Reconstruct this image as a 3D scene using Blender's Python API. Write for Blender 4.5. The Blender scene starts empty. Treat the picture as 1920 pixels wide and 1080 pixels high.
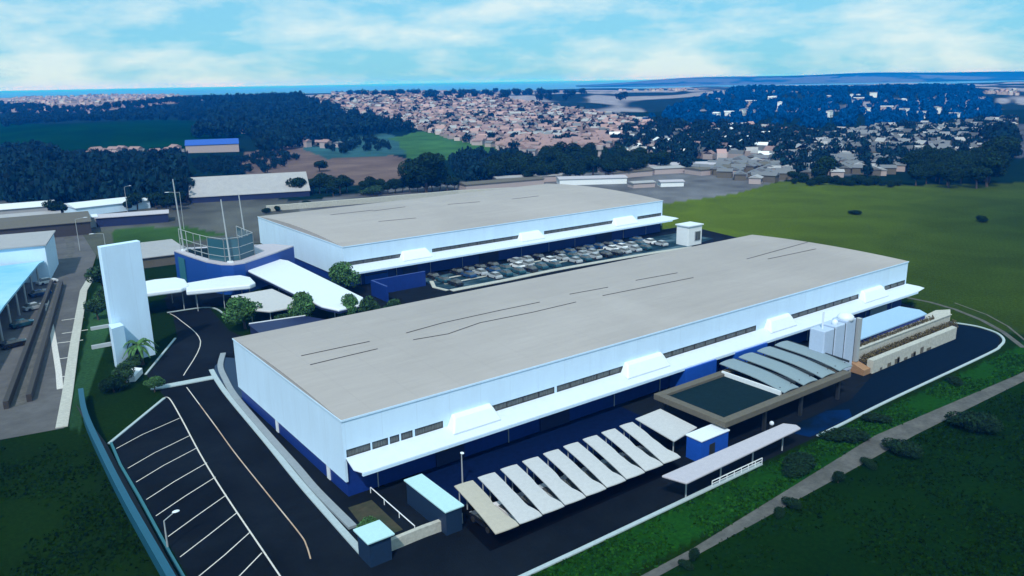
import bpy, math, random
import numpy as np
from mathutils import Vector, Matrix
random.seed(7)
C = bpy.context.scene.collection
SC = bpy.context.scene
R_ = math.radians
# ------------------------------------------------------------------ camera measure
F = 1485.0; CX, CY = 960.0, 540.0; HC = 45.0
def _n(v): return v / np.linalg.norm(v)
def cray(px, py): return np.array([(px - CX) / F, (py - CY) / F, 1.0])
AX = _n(cray(3038, 116)); AY = cray(-177, 170); AY = _n(AY - AX * AX.dot(AY)); AZ = np.cross(AX, AY)
RM = np.stack([AX, AY, AZ])          # world <- camera (x right, y down, z forward)
def G(px, py, z=0.0):
    d = RM @ cray(px, py); t = (z - HC) / d[2]
    return float(d[0] * t), float(d[1] * t)
def proj(x, y, z):
    p = np.stack([np.asarray(x, float), np.asarray(y, float), np.asarray(z, float) - HC])
    v = RM.T @ p.reshape(3, -1)
    w = np.where(v[2] > 0.1, v[2], np.nan)
    return CX + F * v[0] / w, CY + F * v[1] / w
def xat(px, Y, z):                   # X of a picture column on the plane of a long wall
    a = F * RM[:, 0] - (px - CX) * RM[:, 2]
    return float(-(a[1] * Y + a[2] * (z - HC)) / a[0])
FW = _n(RM[:2, 2]); RT = np.array([FW[1], -FW[0]])   # forward and right on the ground
KH = F / math.sqrt(1 - RM[2, 2] ** 2)
# ------------------------------------------------------------------ materials
def mat(name, col, rough=0.7, var=0.0, scale=0.5, col2=None, bump=0.0, bscale=8.0, metal=0.0, island=0.0, spec=0.5, attr=None, stretch=None, detail=5.0, lo=0.35, hi=0.65, var2=0.0, scale2=0.05, seam=None):
    m = bpy.data.materials.new(name); m.use_nodes = True
    nt = m.node_tree; b = nt.nodes['Principled BSDF']
    b.inputs['Roughness'].default_value = rough; b.inputs['Metallic'].default_value = metal
    b.inputs['Specular IOR Level'].default_value = spec
    c = (col[0], col[1], col[2], 1)
    b.inputs['Base Color'].default_value = c
    geo = nt.nodes.new('ShaderNodeNewGeometry')
    vec = geo.outputs['Position']
    if stretch:
        mp = nt.nodes.new('ShaderNodeMapping'); mp.inputs['Scale'].default_value = stretch
        nt.links.new(vec, mp.inputs['Vector']); vec = mp.outputs['Vector']
    src = None
    if attr:
        at = nt.nodes.new('ShaderNodeVertexColor'); at.layer_name = attr; src = at.outputs['Color']
    if col2 is not None or var > 0:
        n = nt.nodes.new('ShaderNodeTexNoise'); n.inputs['Scale'].default_value = scale; n.inputs['Detail'].default_value = detail
        n.inputs['Roughness'].default_value = 0.62
        nt.links.new(vec, n.inputs['Vector'])
        if col2 is not None:
            rp = nt.nodes.new('ShaderNodeValToRGB'); e = rp.color_ramp.elements
            e[0].position = lo; e[1].position = hi; e[0].color = c; e[1].color = (*col2, 1)
            nt.links.new(n.outputs['Fac'], rp.inputs['Fac']); src = rp.outputs['Color']
        if var > 0:
            n2 = nt.nodes.new('ShaderNodeTexNoise'); n2.inputs['Scale'].default_value = scale * 4.3; n2.inputs['Detail'].default_value = 8
            n2.inputs['Roughness'].default_value = 0.7
            nt.links.new(vec, n2.inputs['Vector'])
            mr = nt.nodes.new('ShaderNodeMapRange'); mr.inputs['From Min'].default_value = 0.3; mr.inputs['From Max'].default_value = 0.7
            mr.inputs['To Min'].default_value = 1 - var; mr.inputs['To Max'].default_value = 1 + var
            nt.links.new(n2.outputs['Fac'], mr.inputs['Value'])
            mx = nt.nodes.new('ShaderNodeMix'); mx.data_type = 'RGBA'; mx.blend_type = 'MULTIPLY'; mx.inputs['Factor'].default_value = 1
            if src: nt.links.new(src, mx.inputs[6])
            else: mx.inputs[6].default_value = c
            nt.links.new(mr.outputs['Result'], mx.inputs[7]); src = mx.outputs[2]
    if seam:                                   # joints between sheets: (direction, pitch, width, tone)
        dt = nt.nodes.new('ShaderNodeVectorMath'); dt.operation = 'DOT_PRODUCT'; dt.inputs[1].default_value = seam[0]; nt.links.new(geo.outputs['Position'], dt.inputs[0])
        md = nt.nodes.new('ShaderNodeMath'); md.operation = 'MODULO'; md.inputs[1].default_value = seam[1]; nt.links.new(dt.outputs['Value'], md.inputs[0])
        gt = nt.nodes.new('ShaderNodeMath'); gt.operation = 'LESS_THAN'; gt.inputs[1].default_value = seam[2]; nt.links.new(md.outputs[0], gt.inputs[0])
        mx = nt.nodes.new('ShaderNodeMix'); mx.data_type = 'RGBA'; mx.blend_type = 'MULTIPLY'; nt.links.new(gt.outputs[0], mx.inputs['Factor'])
        if src: nt.links.new(src, mx.inputs[6])
        else: mx.inputs[6].default_value = c
        mx.inputs[7].default_value = (seam[3],) * 3 + (1,); src = mx.outputs[2]
    if var2 > 0:
        n3 = nt.nodes.new('ShaderNodeTexNoise'); n3.inputs['Scale'].default_value = scale2; n3.inputs['Detail'].default_value = 4; n3.inputs['Distortion'].default_value = .6
        nt.links.new(geo.outputs['Position'], n3.inputs['Vector'])
        mr = nt.nodes.new('ShaderNodeMapRange'); mr.inputs['From Min'].default_value = 0.35; mr.inputs['From Max'].default_value = 0.65
        mr.inputs['To Min'].default_value = 1 - var2; mr.inputs['To Max'].default_value = 1 + var2
        nt.links.new(n3.outputs['Fac'], mr.inputs['Value'])
        mx = nt.nodes.new('ShaderNodeMix'); mx.data_type = 'RGBA'; mx.blend_type = 'MULTIPLY'; mx.inputs['Factor'].default_value = 1
        if src: nt.links.new(src, mx.inputs[6])
        else: mx.inputs[6].default_value = c
        nt.links.new(mr.outputs['Result'], mx.inputs[7]); src = mx.outputs[2]
    if island > 0:
        mr = nt.nodes.new('ShaderNodeMapRange'); mr.inputs['To Min'].default_value = 1 - island; mr.inputs['To Max'].default_value = 1 + island
        nt.links.new(geo.outputs['Random Per Island'], mr.inputs['Value'])
        mx = nt.nodes.new('ShaderNodeMix'); mx.data_type = 'RGBA'; mx.blend_type = 'MULTIPLY'; mx.inputs['Factor'].default_value = 1
        if src: nt.links.new(src, mx.inputs[6])
        else: mx.inputs[6].default_value = c
        nt.links.new(mr.outputs['Result'], mx.inputs[7]); src = mx.outputs[2]
    if src: nt.links.new(src, b.inputs['Base Color'])
    if bump > 0:
        n = nt.nodes.new('ShaderNodeTexNoise'); n.inputs['Scale'].default_value = bscale; n.inputs['Detail'].default_value = 6
        nt.links.new(vec, n.inputs['Vector'])
        bp = nt.nodes.new('ShaderNodeBump'); bp.inputs['Strength'].default_value = bump; bp.inputs['Distance'].default_value = 0.3
        nt.links.new(n.outputs['Fac'], bp.inputs['Height']); nt.links.new(bp.outputs['Normal'], b.inputs['Normal'])
    return m
M = {}
M['white'] = mat('white_cladding', (0.585, 0.765, 0.95), 0.5, var2=0.03, scale2=0.05, var=0.05, seam=((1, 1, 0), 4.5, .08, .91), scale=0.12, stretch=(1, 1, 0.25))
M['white_bright'] = mat('white_membrane', (0.68, 0.74, 0.82), 0.5, var=0.03, scale=0.4)
M['canopy_white'] = mat('canopy_sheeting', (0.60, 0.68, 0.79), 0.5, var=0.05, scale=0.25)
M['dormer_white'] = mat('dormer_sheeting', (0.72, 0.79, 0.86), 0.5, var=0.03, scale=0.4)
M['white_paint'] = mat('white_paint', (0.72, 0.76, 0.8), 0.5, var=0.06, scale=0.6)
M['roof'] = mat('grey_roofing', (0.345, 0.317, 0.305), 0.8, var=0.05, scale=0.35, stretch=(0.12, 1, 1), col2=(0.365, 0.337, 0.325), var2=0.06, scale2=0.04, seam=((1, 0, 0), 6.0, .12, .93), spec=0.2)
M['roof_line'] = mat('dark_conduit', (0.03, 0.03, 0.035), 0.7)
M['blue'] = mat('blue_wall_paint', (0.0035, 0.028, 0.19), 0.5, var=0.15, scale=0.4)
M['blue_bright'] = mat('bright_blue_paint', (0.008, 0.075, 0.42), 0.5, var=0.1, scale=0.5)
M['blue_annex'] = mat('mid_blue_paint', (0.005, 0.055, 0.28), 0.5, var=0.1, scale=0.5)
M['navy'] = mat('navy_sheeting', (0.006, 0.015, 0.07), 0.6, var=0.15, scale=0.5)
M['glass'] = mat('dark_glass', (0.09, 0.10, 0.10), 0.2, var=0.6, scale=0.9, stretch=(1.6, 1, 0.15))
M['asphalt'] = mat('dark_asphalt', (0.0055, 0.0085, 0.0125), 0.9, var=0.12, scale=0.5, col2=(0.0072, 0.0108, 0.0155), var2=0.28, scale2=0.09, bump=0.06, bscale=6, spec=0.03, lo=.3, hi=.7)
M['asphalt_grey'] = mat('worn_concrete_paving', (0.080, 0.080, 0.082), 0.9, var=0.15, scale=0.15, col2=(0.103, 0.103, 0.106), var2=.15, scale2=.05, spec=0.2)
M['gravel'] = mat('grey_dirt', (0.075, 0.078, 0.075), 0.95, var=0.22, scale=0.4, col2=(0.115, 0.115, 0.11), spec=0.1)
M['kerb'] = mat('pale_kerb_stone', (0.36, 0.44, 0.47), 0.8, var=0.12, scale=0.7)
M['walk'] = mat('grey_pavement', (0.24, 0.28, 0.31), 0.85, var=0.12, scale=0.5)
M['line'] = mat('road_paint', (0.55, 0.53, 0.5), 0.7, var=0.25, scale=0.9)
M['line_orange'] = mat('worn_orange_paint', (0.34, 0.20, 0.11), 0.7, col2=(0.5, 0.44, 0.38), scale=0.12, var=0.2)
M['concrete'] = mat('pale_concrete', (0.42, 0.42, 0.38), 0.85, var=0.2, scale=0.5, bump=0.2, bscale=3)
M['concrete_dark'] = mat('grey_brown_concrete', (0.105, 0.095, 0.075), 0.85, var=0.15, scale=0.5)
M['deck'] = mat('dark_roof_membrane', (0.005, 0.018, 0.024), 0.9, spec=0.05, var=0.25, scale=0.4)
M['tealdark'] = mat('dark_teal_paint', (0.004, 0.022, 0.06), 0.6, var=0.12, scale=0.6)
M['teal'] = mat('teal_fence_paint', (0.003, 0.075, 0.13), 0.55, var=0.12, scale=0.6)
M['teal_pale'] = mat('pale_teal_paint', (0.02, 0.13, 0.17), 0.6, var=0.1, scale=0.5)
M['aqua'] = mat('pale_aqua_roofing', (0.42, 0.64, 0.68), 0.5, var=0.06, scale=0.5)
M['steelblue'] = mat('blue_grey_metal', (0.20, 0.265, 0.30), 0.5, var=0.06, scale=0.7)
M['sheetblue'] = mat('light_blue_sheet', (0.30, 0.47, 0.66), 0.45, var=0.06, scale=0.6)
M['binwhite'] = mat('pale_bin_panel', (0.42, 0.52, 0.68), 0.45, var=0.06, scale=0.5)
M['cyan_roof'] = mat('pale_cyan_roofing', (0.36, 0.62, 0.76), 0.5, col2=(0.12, 0.44, 0.68), scale=0.03, lo=.42, hi=.62)
M['lilac'] = mat('pale_lilac_slab', (0.43, 0.41, 0.46), 0.6, var=0.06, scale=0.4)
M['fabric'] = mat('shade_fabric', (0.47, 0.475, 0.485), 0.8, var=0.07, scale=0.5, spec=0.2)
M['fabric_tan'] = mat('sun_bleached_fabric', (0.42, 0.39, 0.33), 0.8, var=0.07, scale=0.5, spec=0.2)
M['darkmetal'] = mat('dark_metal', (0.02, 0.025, 0.03), 0.5)
M['metal'] = mat('galvanised_metal', (0.35, 0.38, 0.4), 0.45)
M['brown'] = mat('dark_brown_steel', (0.035, 0.03, 0.028), 0.7, var=0.2, scale=0.5)
M['bark'] = mat('bark', (0.06, 0.045, 0.035), 0.9)
M['hedge'] = mat('brown_hedge', (0.085, 0.068, 0.03), 0.9, island=0.6)
M['leaf'] = mat('leaf_green', (0.022, 0.062, 0.022), 0.8, island=0.65, spec=0.2)
M['leaf_light'] = mat('leaf_bright_green', (0.05, 0.13, 0.04), 0.8, island=0.6, spec=0.2)
M['leaf_dark'] = mat('leaf_dark_green', (0.007, 0.026, 0.010), 0.85, island=0.6, spec=0.1)
M['leaf_wood'] = mat('woodland_leaf', (0.003, 0.021, 0.028), 0.85, island=0.6, spec=0.1)  # base leans to blue, standing in for distance haze
M['leaf_haze_blue'] = mat('haze_blue_leaf', (0.002, 0.056, 0.19), 0.85, island=0.4, spec=0.0)  # distance haze put into the leaf colour as strong blue
M['tyre'] = mat('tyre_rubber', (0.015, 0.015, 0.016), 0.8)
M['pinkroof'] = mat('clay_roofing', (0.26, 0.17, 0.165), 0.8, island=0.6)
M['slate'] = mat('slate_roofing', (0.13, 0.14, 0.155), 0.8, island=0.6)
M['greyroof'] = mat('grey_sheet_roofing', (0.33, 0.33, 0.345), 0.7, var=0.08, scale=0.1)
M['plaster'] = mat('pale_plaster', (0.36, 0.30, 0.30), 0.8, island=0.5)
M['dirt'] = mat('brown_soil', (0.05, 0.04, 0.02), 0.95, col2=(0.018, 0.03, 0.012), scale=0.35, var=0.3)
M['yellow'] = mat('dry_yellow_grass', (0.28, 0.27, 0.08), 0.9, island=0.5)
CARC = {'black': (0.012, 0.014, 0.018), 'white': (0.75, 0.76, 0.78), 'silver': (0.38, 0.41, 0.44), 'blue': (0.01, 0.05, 0.14), 'teal': (0.015, 0.07, 0.10)}
for k, v in CARC.items(): M['car_' + k] = mat(k + '_car_paint', v, 0.25)
# ------------------------------------------------------------------ mesh helper
class MB:
    def __init__(s): s.v = []; s.f = []; s.m = []; s.mats = []; s.cm = 0
    def use(s, m):
        m = M[m] if isinstance(m, str) else m
        if m not in s.mats: s.mats.append(m)
        s.cm = s.mats.index(m); return s
    def face(s, pts):
        i = len(s.v); s.v += [tuple(p) for p in pts]; s.f.append(tuple(range(i, i + len(pts)))); s.m.append(s.cm); return s
    def add(s, vs, fs):
        i = len(s.v); s.v += [tuple(p) for p in vs]
        for f in fs: s.f.append(tuple(i + k for k in f)); s.m.append(s.cm)
        return s
    def box(s, x0, x1, y0, y1, z0, z1):
        v = [(x0, y0, z0), (x1, y0, z0), (x1, y1, z0), (x0, y1, z0), (x0, y0, z1), (x1, y0, z1), (x1, y1, z1), (x0, y1, z1)]
        return s.add(v, [(3, 2, 1, 0), (4, 5, 6, 7), (0, 1, 5, 4), (1, 2, 6, 5), (2, 3, 7, 6), (3, 0, 4, 7)])
    def prism(s, poly, z0, z1):
        n = len(poly)
        a = sum(poly[i][0] * poly[(i + 1) % n][1] - poly[(i + 1) % n][0] * poly[i][1] for i in range(n))
        if a < 0: poly = poly[::-1]
        zz0 = z0 if hasattr(z0, '__len__') else [z0] * n; zz1 = z1 if hasattr(z1, '__len__') else [z1] * n
        v = [(p[0], p[1], zz0[i]) for i, p in enumerate(poly)] + [(p[0], p[1], zz1[i]) for i, p in enumerate(poly)]
        return s.add(v, [tuple(range(n))[::-1], tuple(range(n, 2 * n))] + [(i, (i + 1) % n, n + (i + 1) % n, n + i) for i in range(n)])
    def extrude_x(s, prof, x0, x1):            # prof: list of (y,z), counter-clockwise seen from +x
        n = len(prof); v = [(x0, p[0], p[1]) for p in prof] + [(x1, p[0], p[1]) for p in prof]
        return s.add(v, [tuple(range(n))[::-1], tuple(range(n, 2 * n))] + [(i, (i + 1) % n, n + (i + 1) % n, n + i) for i in range(n)])
    def tube(s, a, b, r, r2=None, n=8):
        a = Vector(a); b = Vector(b); r2 = r if r2 is None else r2
        d = (b - a).normalized(); u = d.orthogonal().normalized(); w = d.cross(u)
        v = []
        for p, q in ((a, r), (b, r2)):
            for k in range(n):
                t = 2 * math.pi * k / n; v.append(p + (u * math.cos(t) + w * math.sin(t)) * q)
        return s.add(v, [(i, (i + 1) % n, n + (i + 1) % n, n + i) for i in range(n)] + [tuple(range(n))[::-1], tuple(range(n, 2 * n))])
    def path(s, pts, w, z, h=0.0):             # ribbon along a polyline; h>0 gives it a height
        P = [Vector((p[0], p[1])) for p in pts]; L = []; Rr = []
        for i, p in enumerate(P):
            d = (P[min(i + 1, len(P) - 1)] - P[max(i - 1, 0)]).normalized(); nn = Vector((-d.y, d.x)) * (w / 2)
            L.append(p + nn); Rr.append(p - nn)
        for i in range(len(P) - 1):
            if h > 0: s.prism([Rr[i], Rr[i + 1], L[i + 1], L[i]], z, z + h)
            else: s.face([(*Rr[i], z), (*Rr[i + 1], z), (*L[i + 1], z), (*L[i], z)])
        return s
    def spath(s, pts, w, z, h=0.0, n=6):     # the same ribbon, rounded through its points
        P = [Vector((p[0], p[1])) for p in pts]; P = [P[0]] + P + [P[-1]]; out = []
        for i in range(1, len(P) - 2):
            a, b, c, d = P[i - 1:i + 3]
            for k in range(n):
                t = k / n; out.append(.5 * ((2 * b) + (c - a) * t + (2 * a - 5 * b + 4 * c - d) * t * t + (3 * b - a - 3 * c + d) * t ** 3))
        return s.path(out + [P[-1]], w, z, h)
    def blob(s, c, r, n=10, m=6):
        v = []; f = []
        for j in range(m + 1):
            ph = math.pi * j / m
            for i in range(n):
                t = 2 * math.pi * i / n
                v.append((c[0] + r[0] * math.sin(ph) * math.cos(t), c[1] + r[1] * math.sin(ph) * math.sin(t), c[2] + r[2] * math.cos(ph)))
        for j in range(m):
            for i in range(n): f.append((j * n + i, (j + 1) * n + i, (j + 1) * n + (i + 1) % n, j * n + (i + 1) % n))
        return s.add(v, f)
    def mesh(s, name, off=(0, 0, 0)):
        me = bpy.data.meshes.new(name)
        me.from_pydata([(p[0] - off[0], p[1] - off[1], p[2] - off[2]) for p in s.v], [], s.f)
        for m in s.mats: me.materials.append(m)
        me.polygons.foreach_set('material_index', s.m); me.update(); return me
    def build(s, name, parent=None, label=None, smooth=False, local=False, bevel=0.0):
        if parent is not None:
            off = (0, 0, 0)
            if not local:
                p = parent
                while p: off = tuple(off[i] + p.location[i] for i in range(3)); p = p.parent
            o = bpy.data.objects.new(name, s.mesh(name, off)); o.parent = parent
        else:
            a = np.array(s.v); c = ((a[:, 0].min() + a[:, 0].max()) / 2, (a[:, 1].min() + a[:, 1].max()) / 2, a[:, 2].min())
            o = bpy.data.objects.new(name, s.mesh(name, c)); o.location = c
        C.objects.link(o)
        if label: o['label'] = label
        if smooth:
            o.data.polygons.foreach_set('use_smooth', [True] * len(o.data.polygons))
        if bevel > 0:
            md = o.modifiers.new('edge', 'BEVEL'); md.width = bevel; md.segments = 2; md.limit_method = 'ANGLE'
        return o
def tag(o, label, cat, group=None):
    o['label'] = label; o['category'] = cat
    if group: o['group'] = group
    return o
def struct(o): o['kind'] = 'structure'; return o
def thing(name, label, cat, loc=(0, 0, 0), rz=0.0, group=None):
    o = bpy.data.objects.new(name, None); C.objects.link(o); o.location = loc; o.rotation_euler = (0, 0, rz); o.empty_display_size = 1
    return tag(o, label, cat, group)
def dup(t, loc=None, rz=None, scale=None, label=None, group=None):
    kids = {}
    for o in KIDS.get(t.name, None) or [x for x in bpy.data.objects if x.parent == t]: kids[o.name] = o
    KIDS[t.name] = list(kids.values())
    r = t.copy(); C.objects.link(r)
    if loc is not None: r.location = loc
    if rz is not None: r.rotation_euler = (0, 0, rz)
    if scale is not None: r.scale = scale if hasattr(scale, '__len__') else (scale,) * 3
    if label: r['label'] = label
    if group: r['group'] = group
    for k in KIDS[t.name]:
        c = k.copy(); C.objects.link(c); c.parent = r
    return r
KIDS = {}
# ------------------------------------------------------------------ terrain
def sm(t): t = np.clip(t, 0, 1); return t * t * (3 - 2 * t)
def vnoise(x, y, s, seed):
    rs = np.random.RandomState(seed); T = rs.rand(64, 64)
    a = x / s; b = y / s; i = np.floor(a).astype(int); j = np.floor(b).astype(int); u = sm(a - i); v = sm(b - j)
    i0 = i % 64; i1 = (i + 1) % 64; j0 = j % 64; j1 = (j + 1) % 64
    return (T[i0, j0] * (1 - u) + T[i1, j0] * u) * (1 - v) + (T[i0, j1] * (1 - u) + T[i1, j1] * u) * v
HILLS = [  # column, distance, height, width in columns, depth
    (170, 720, 8.5, 230, 150), (290, 1330, 7, 170, 230), (570, 1230, 6, 190, 260), (1000, 1250, 5, 260, 350),
    (1390, 1300, 4, 90, 330), (1580, 1250, 6.5, 200, 330), (1760, 1200, 6, 130, 330), (700, 2000, 6, 260, 350), (150, 2400, 4, 300, 400)]
def th(x, y):
    x = np.asarray(x, float); y = np.asarray(y, float)
    u = x * RT[0] + y * RT[1]; v = x * FW[0] + y * FW[1]
    d = np.hypot(x, y); vv = np.maximum(v, 0.15 * d + 1e-3); c = CX + KH * u / vv
    z = 14.5 * sm((v - 520) / 1000.0)
    for (hc, hd, hh, wc, wd) in HILLS: z = z + hh * np.exp(-((c - hc) / wc) ** 2 - ((v - hd) / wd) ** 2)
    z = z + sm((v - 600) / 600) * ((vnoise(x, y, 160, 1) - .5) * 7 + (vnoise(x, y, 60, 2) - .5) * 3)
    z = z * (1 - sm((v - 2500) / 800))
    far = sm((v - 4300) / 900)
    z = z + far * (1 - sm((v - 6200) / 700)) * sm((c - 1060) / 260) * (44 + 14 * np.exp(-((c - 1640) / 120) ** 2) + (vnoise(c, v * 0.3, 170, 3) - .5) * 12)
    return np.maximum(z, 0)
def pip(px, py, poly):
    r = np.zeros(px.shape, bool); n = len(poly)
    with np.errstate(all='ignore'):
        for i in range(n):
            x0, y0 = poly[i]; x1, y1 = poly[(i + 1) % n]
            k = ((y0 > py) != (y1 > py)) & (px < (x1 - x0) * (py - y0) / (y1 - y0 + 1e-12) + x0)
            r ^= k
    return r
# land cover seen from above: outlines in the photograph's columns and rows, laid on the ground they cover
TOWN = [(590, 185), (760, 178), (900, 182), (1060, 205), (1200, 228), (1240, 238), (1180, 262), (1120, 285), (1000, 292), (880, 270), (780, 240), (640, 218)]
TOWN_L = [(40, 178), (170, 172), (330, 170), (340, 190), (250, 204), (120, 212), (0, 200)]
SUBURB = [(1440, 300), (1500, 262), (1620, 245), (1790, 238), (1919, 225), (1919, 262), (1800, 300), (1640, 330), (1500, 335)]
COVER = [
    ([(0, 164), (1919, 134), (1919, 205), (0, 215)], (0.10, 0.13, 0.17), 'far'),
    ([(0, 205), (480, 200), (480, 235), (0, 240)], (0.006, 0.02, 0.025), None),
    ([(0, 240), (60, 232), (330, 226), (470, 232), (440, 262), (400, 285), (0, 285)], (0.002, 0.024, 0.009), None),
    ([(90, 287), (200, 284), (340, 282), (340, 296), (190, 304)], (0.26, 0.24, 0.25), None),
    ([(460, 285), (600, 270), (700, 285), (760, 300), (740, 345), (560, 350), (460, 325)], (0.13, 0.095, 0.085), None),
    ([(540, 262), (720, 252), (780, 262), (770, 290), (620, 300)], (0.03, 0.09, 0.10), None),
    ([(740, 262), (800, 248), (900, 268), (1000, 290), (985, 305), (900, 300), (760, 300)], (0.04, 0.115, 0.035), None),
    ([(200, 520), (176, 545), (150, 680), (128, 800), (150, 808), (160, 770), (200, 620), (205, 560)], (0.022, 0.062, 0.024), None),
    (TOWN, (0.10, 0.075, 0.08), None), (TOWN_L, (0.24, 0.19, 0.21), None),
    (SUBURB, (0.06, 0.07, 0.085), 'yard'),
    ([(480, 385), (850, 345), (1060, 330), (1260, 300), (1500, 300), (1500, 338), (1400, 362), (1240, 384), (1050, 372), (560, 405)], (0.115, 0.12, 0.13), 'yard'),
    ([(0, 382), (340, 372), (560, 375), (560, 450), (330, 470), (0, 520)], (0.075, 0.08, 0.075), 'yard'),
    ([(190, 432), (340, 424), (420, 440), (330, 460), (200, 462)], (0.035, 0.085, 0.018), None),
    ([(80, 438), (210, 432), (210, 485), (90, 470)], (0.085, 0.095, 0.075), None),
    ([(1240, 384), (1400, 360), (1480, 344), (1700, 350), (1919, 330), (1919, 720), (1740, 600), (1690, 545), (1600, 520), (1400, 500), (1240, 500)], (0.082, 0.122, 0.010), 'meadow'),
]
def cover(x, y, z):
    px, py = proj(x, y, z); px = np.nan_to_num(px, nan=-9e5); py = np.nan_to_num(py, nan=9e5)
    d = np.hypot(x, y)
    col = np.zeros((len(x), 3)); col[:] = (0.0062, 0.0195, 0.0015)
    near = np.array((0.0062, 0.0195, 0.0015)); wood = np.array((0.004, 0.017, 0.015))
    k = sm((d - 240) / 100)[:, None]; col[:] = near * (1 - k) + wood * k
    verge = (y < 51.5) & (y > 46.3) & (x > 20); col[verge] = (0.008, 0.046, 0.005)
    field = (y < 44.5); col[field] = (0.0040, 0.0180, 0.0015)
    for poly, c, kind in COVER:
        poly = [(2500 if p[0] >= 1915 else -600 if p[0] <= 0 else p[0], p[1]) for p in poly]
        q = pip(px + (vnoise(x, y, 25, 5) - .5) * 8 + (vnoise(x, y, 60, 15) - .5) * 40 * (d > 330), py + (vnoise(x, y, 25, 6) - .5) * 3 + (vnoise(x, y, 70, 16) - .5) * 9 * (d > 330), poly)
        cc = np.tile(np.array(c), (len(x), 1))
        if kind is None: cc = cc * (.55 + .9 * (vnoise(x, y, 40, 17) * .6 + vnoise(x, y, 13, 18) * .4))[:, None]
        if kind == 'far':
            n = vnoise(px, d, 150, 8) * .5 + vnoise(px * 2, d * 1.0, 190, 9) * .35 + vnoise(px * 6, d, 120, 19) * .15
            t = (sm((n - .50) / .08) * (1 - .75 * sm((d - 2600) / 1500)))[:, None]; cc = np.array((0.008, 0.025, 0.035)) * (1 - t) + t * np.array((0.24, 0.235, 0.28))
        if kind == 'yard':
            n = vnoise(x, y, 14, 10) * .5 + vnoise(x, y, 45, 11) * .5
            n = n * .7 + .3 * vnoise(x, y, 5, 20); cc = cc * (0.25 + 1.5 * n)[:, None]
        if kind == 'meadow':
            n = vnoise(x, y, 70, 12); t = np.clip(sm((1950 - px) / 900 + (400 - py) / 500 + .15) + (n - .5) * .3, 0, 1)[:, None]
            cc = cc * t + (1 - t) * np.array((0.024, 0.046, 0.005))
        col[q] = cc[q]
    return col
ang = np.concatenate([np.linspace(-48, 48, 640), np.linspace(50, 310, 66)]) * math.pi / 180
rad = np.concatenate([[0.5, 10, 20], np.geomspace(30, 900, 190), np.geomspace(912, 7000, 130)])
AA, RR = np.meshgrid(ang, rad); base = math.atan2(FW[0], FW[1])
gx = (RR * np.sin(base + AA)).ravel(); gy = (RR * np.cos(base + AA)).ravel(); gz = th(gx, gy)
na, nr = len(ang), len(rad)
gi = np.arange(na * nr).reshape(nr, na); gj = np.roll(gi, -1, 1)
fc = np.stack([gi[:-1], gi[1:], gj[1:], gj[:-1]], -1).reshape(-1, 4)
def big_mesh(name, verts, quads, mats, midx=None, col=None, cname='cover', smooth=False):
    me = bpy.data.meshes.new(name); k = quads.shape[1]
    me.vertices.add(len(verts)); me.vertices.foreach_set('co', np.asarray(verts, np.float32).ravel())
    me.loops.add(quads.size); me.loops.foreach_set('vertex_index', quads.astype(np.int32).ravel())
    me.polygons.add(len(quads)); me.polygons.foreach_set('loop_start', np.arange(0, quads.size, k, dtype=np.int32))
    for m in mats: me.materials.append(m)
    if midx is not None: me.polygons.foreach_set('material_index', np.asarray(midx, np.int32))
    me.polygons.foreach_set('use_smooth', np.full(len(quads), smooth))
    me.update(calc_edges=True)
    if col is not None:
        a = me.color_attributes.new(cname, 'FLOAT_COLOR', 'POINT')
        a.data.foreach_set('color', np.concatenate([col, np.ones((len(col), 1))], 1).astype(np.float32).ravel())
    me.validate(); return me
M['sea'] = mat('sea_water', (0.005, 0.16, 0.42), 0.45, spec=0.25, var=0.2, scale=0.004, bump=0.12, bscale=0.02)
b = MB().use('sea')
rr_ = [3150, 5000, 9000, 16000, 26000]
for k in range(72):
    a0, a1 = 2 * math.pi * k / 72, 2 * math.pi * (k + 1) / 72
    for q0, q1 in zip(rr_[:-1], rr_[1:]): b.face([(q0 * math.cos(a0), q0 * math.sin(a0), 1.2), (q1 * math.cos(a0), q1 * math.sin(a0), 1.2), (q1 * math.cos(a1), q1 * math.sin(a1), 1.2), (q0 * math.cos(a1), q0 * math.sin(a1), 1.2)])
struct(b.build('sea'))
M['ground'] = mat('ground_cover', (0.02, 0.05, 0.02), 0.95, var=0.36, scale=0.45, attr='cover', var2=0.14, scale2=0.05, spec=0.0, bump=0.35, bscale=1.2)
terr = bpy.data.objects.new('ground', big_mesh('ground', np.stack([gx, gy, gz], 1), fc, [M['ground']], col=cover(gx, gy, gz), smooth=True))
C.objects.link(terr); struct(terr)
def flat(name, poly, z, m):
    b = MB().use(m); n = len(poly)
    a = sum(poly[i][0] * poly[(i + 1) % n][1] - poly[(i + 1) % n][0] * poly[i][1] for i in range(n))
    b.face([(p[0], p[1], z) for p in (poly if a > 0 else poly[::-1])]); return struct(b.build(name))
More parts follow.
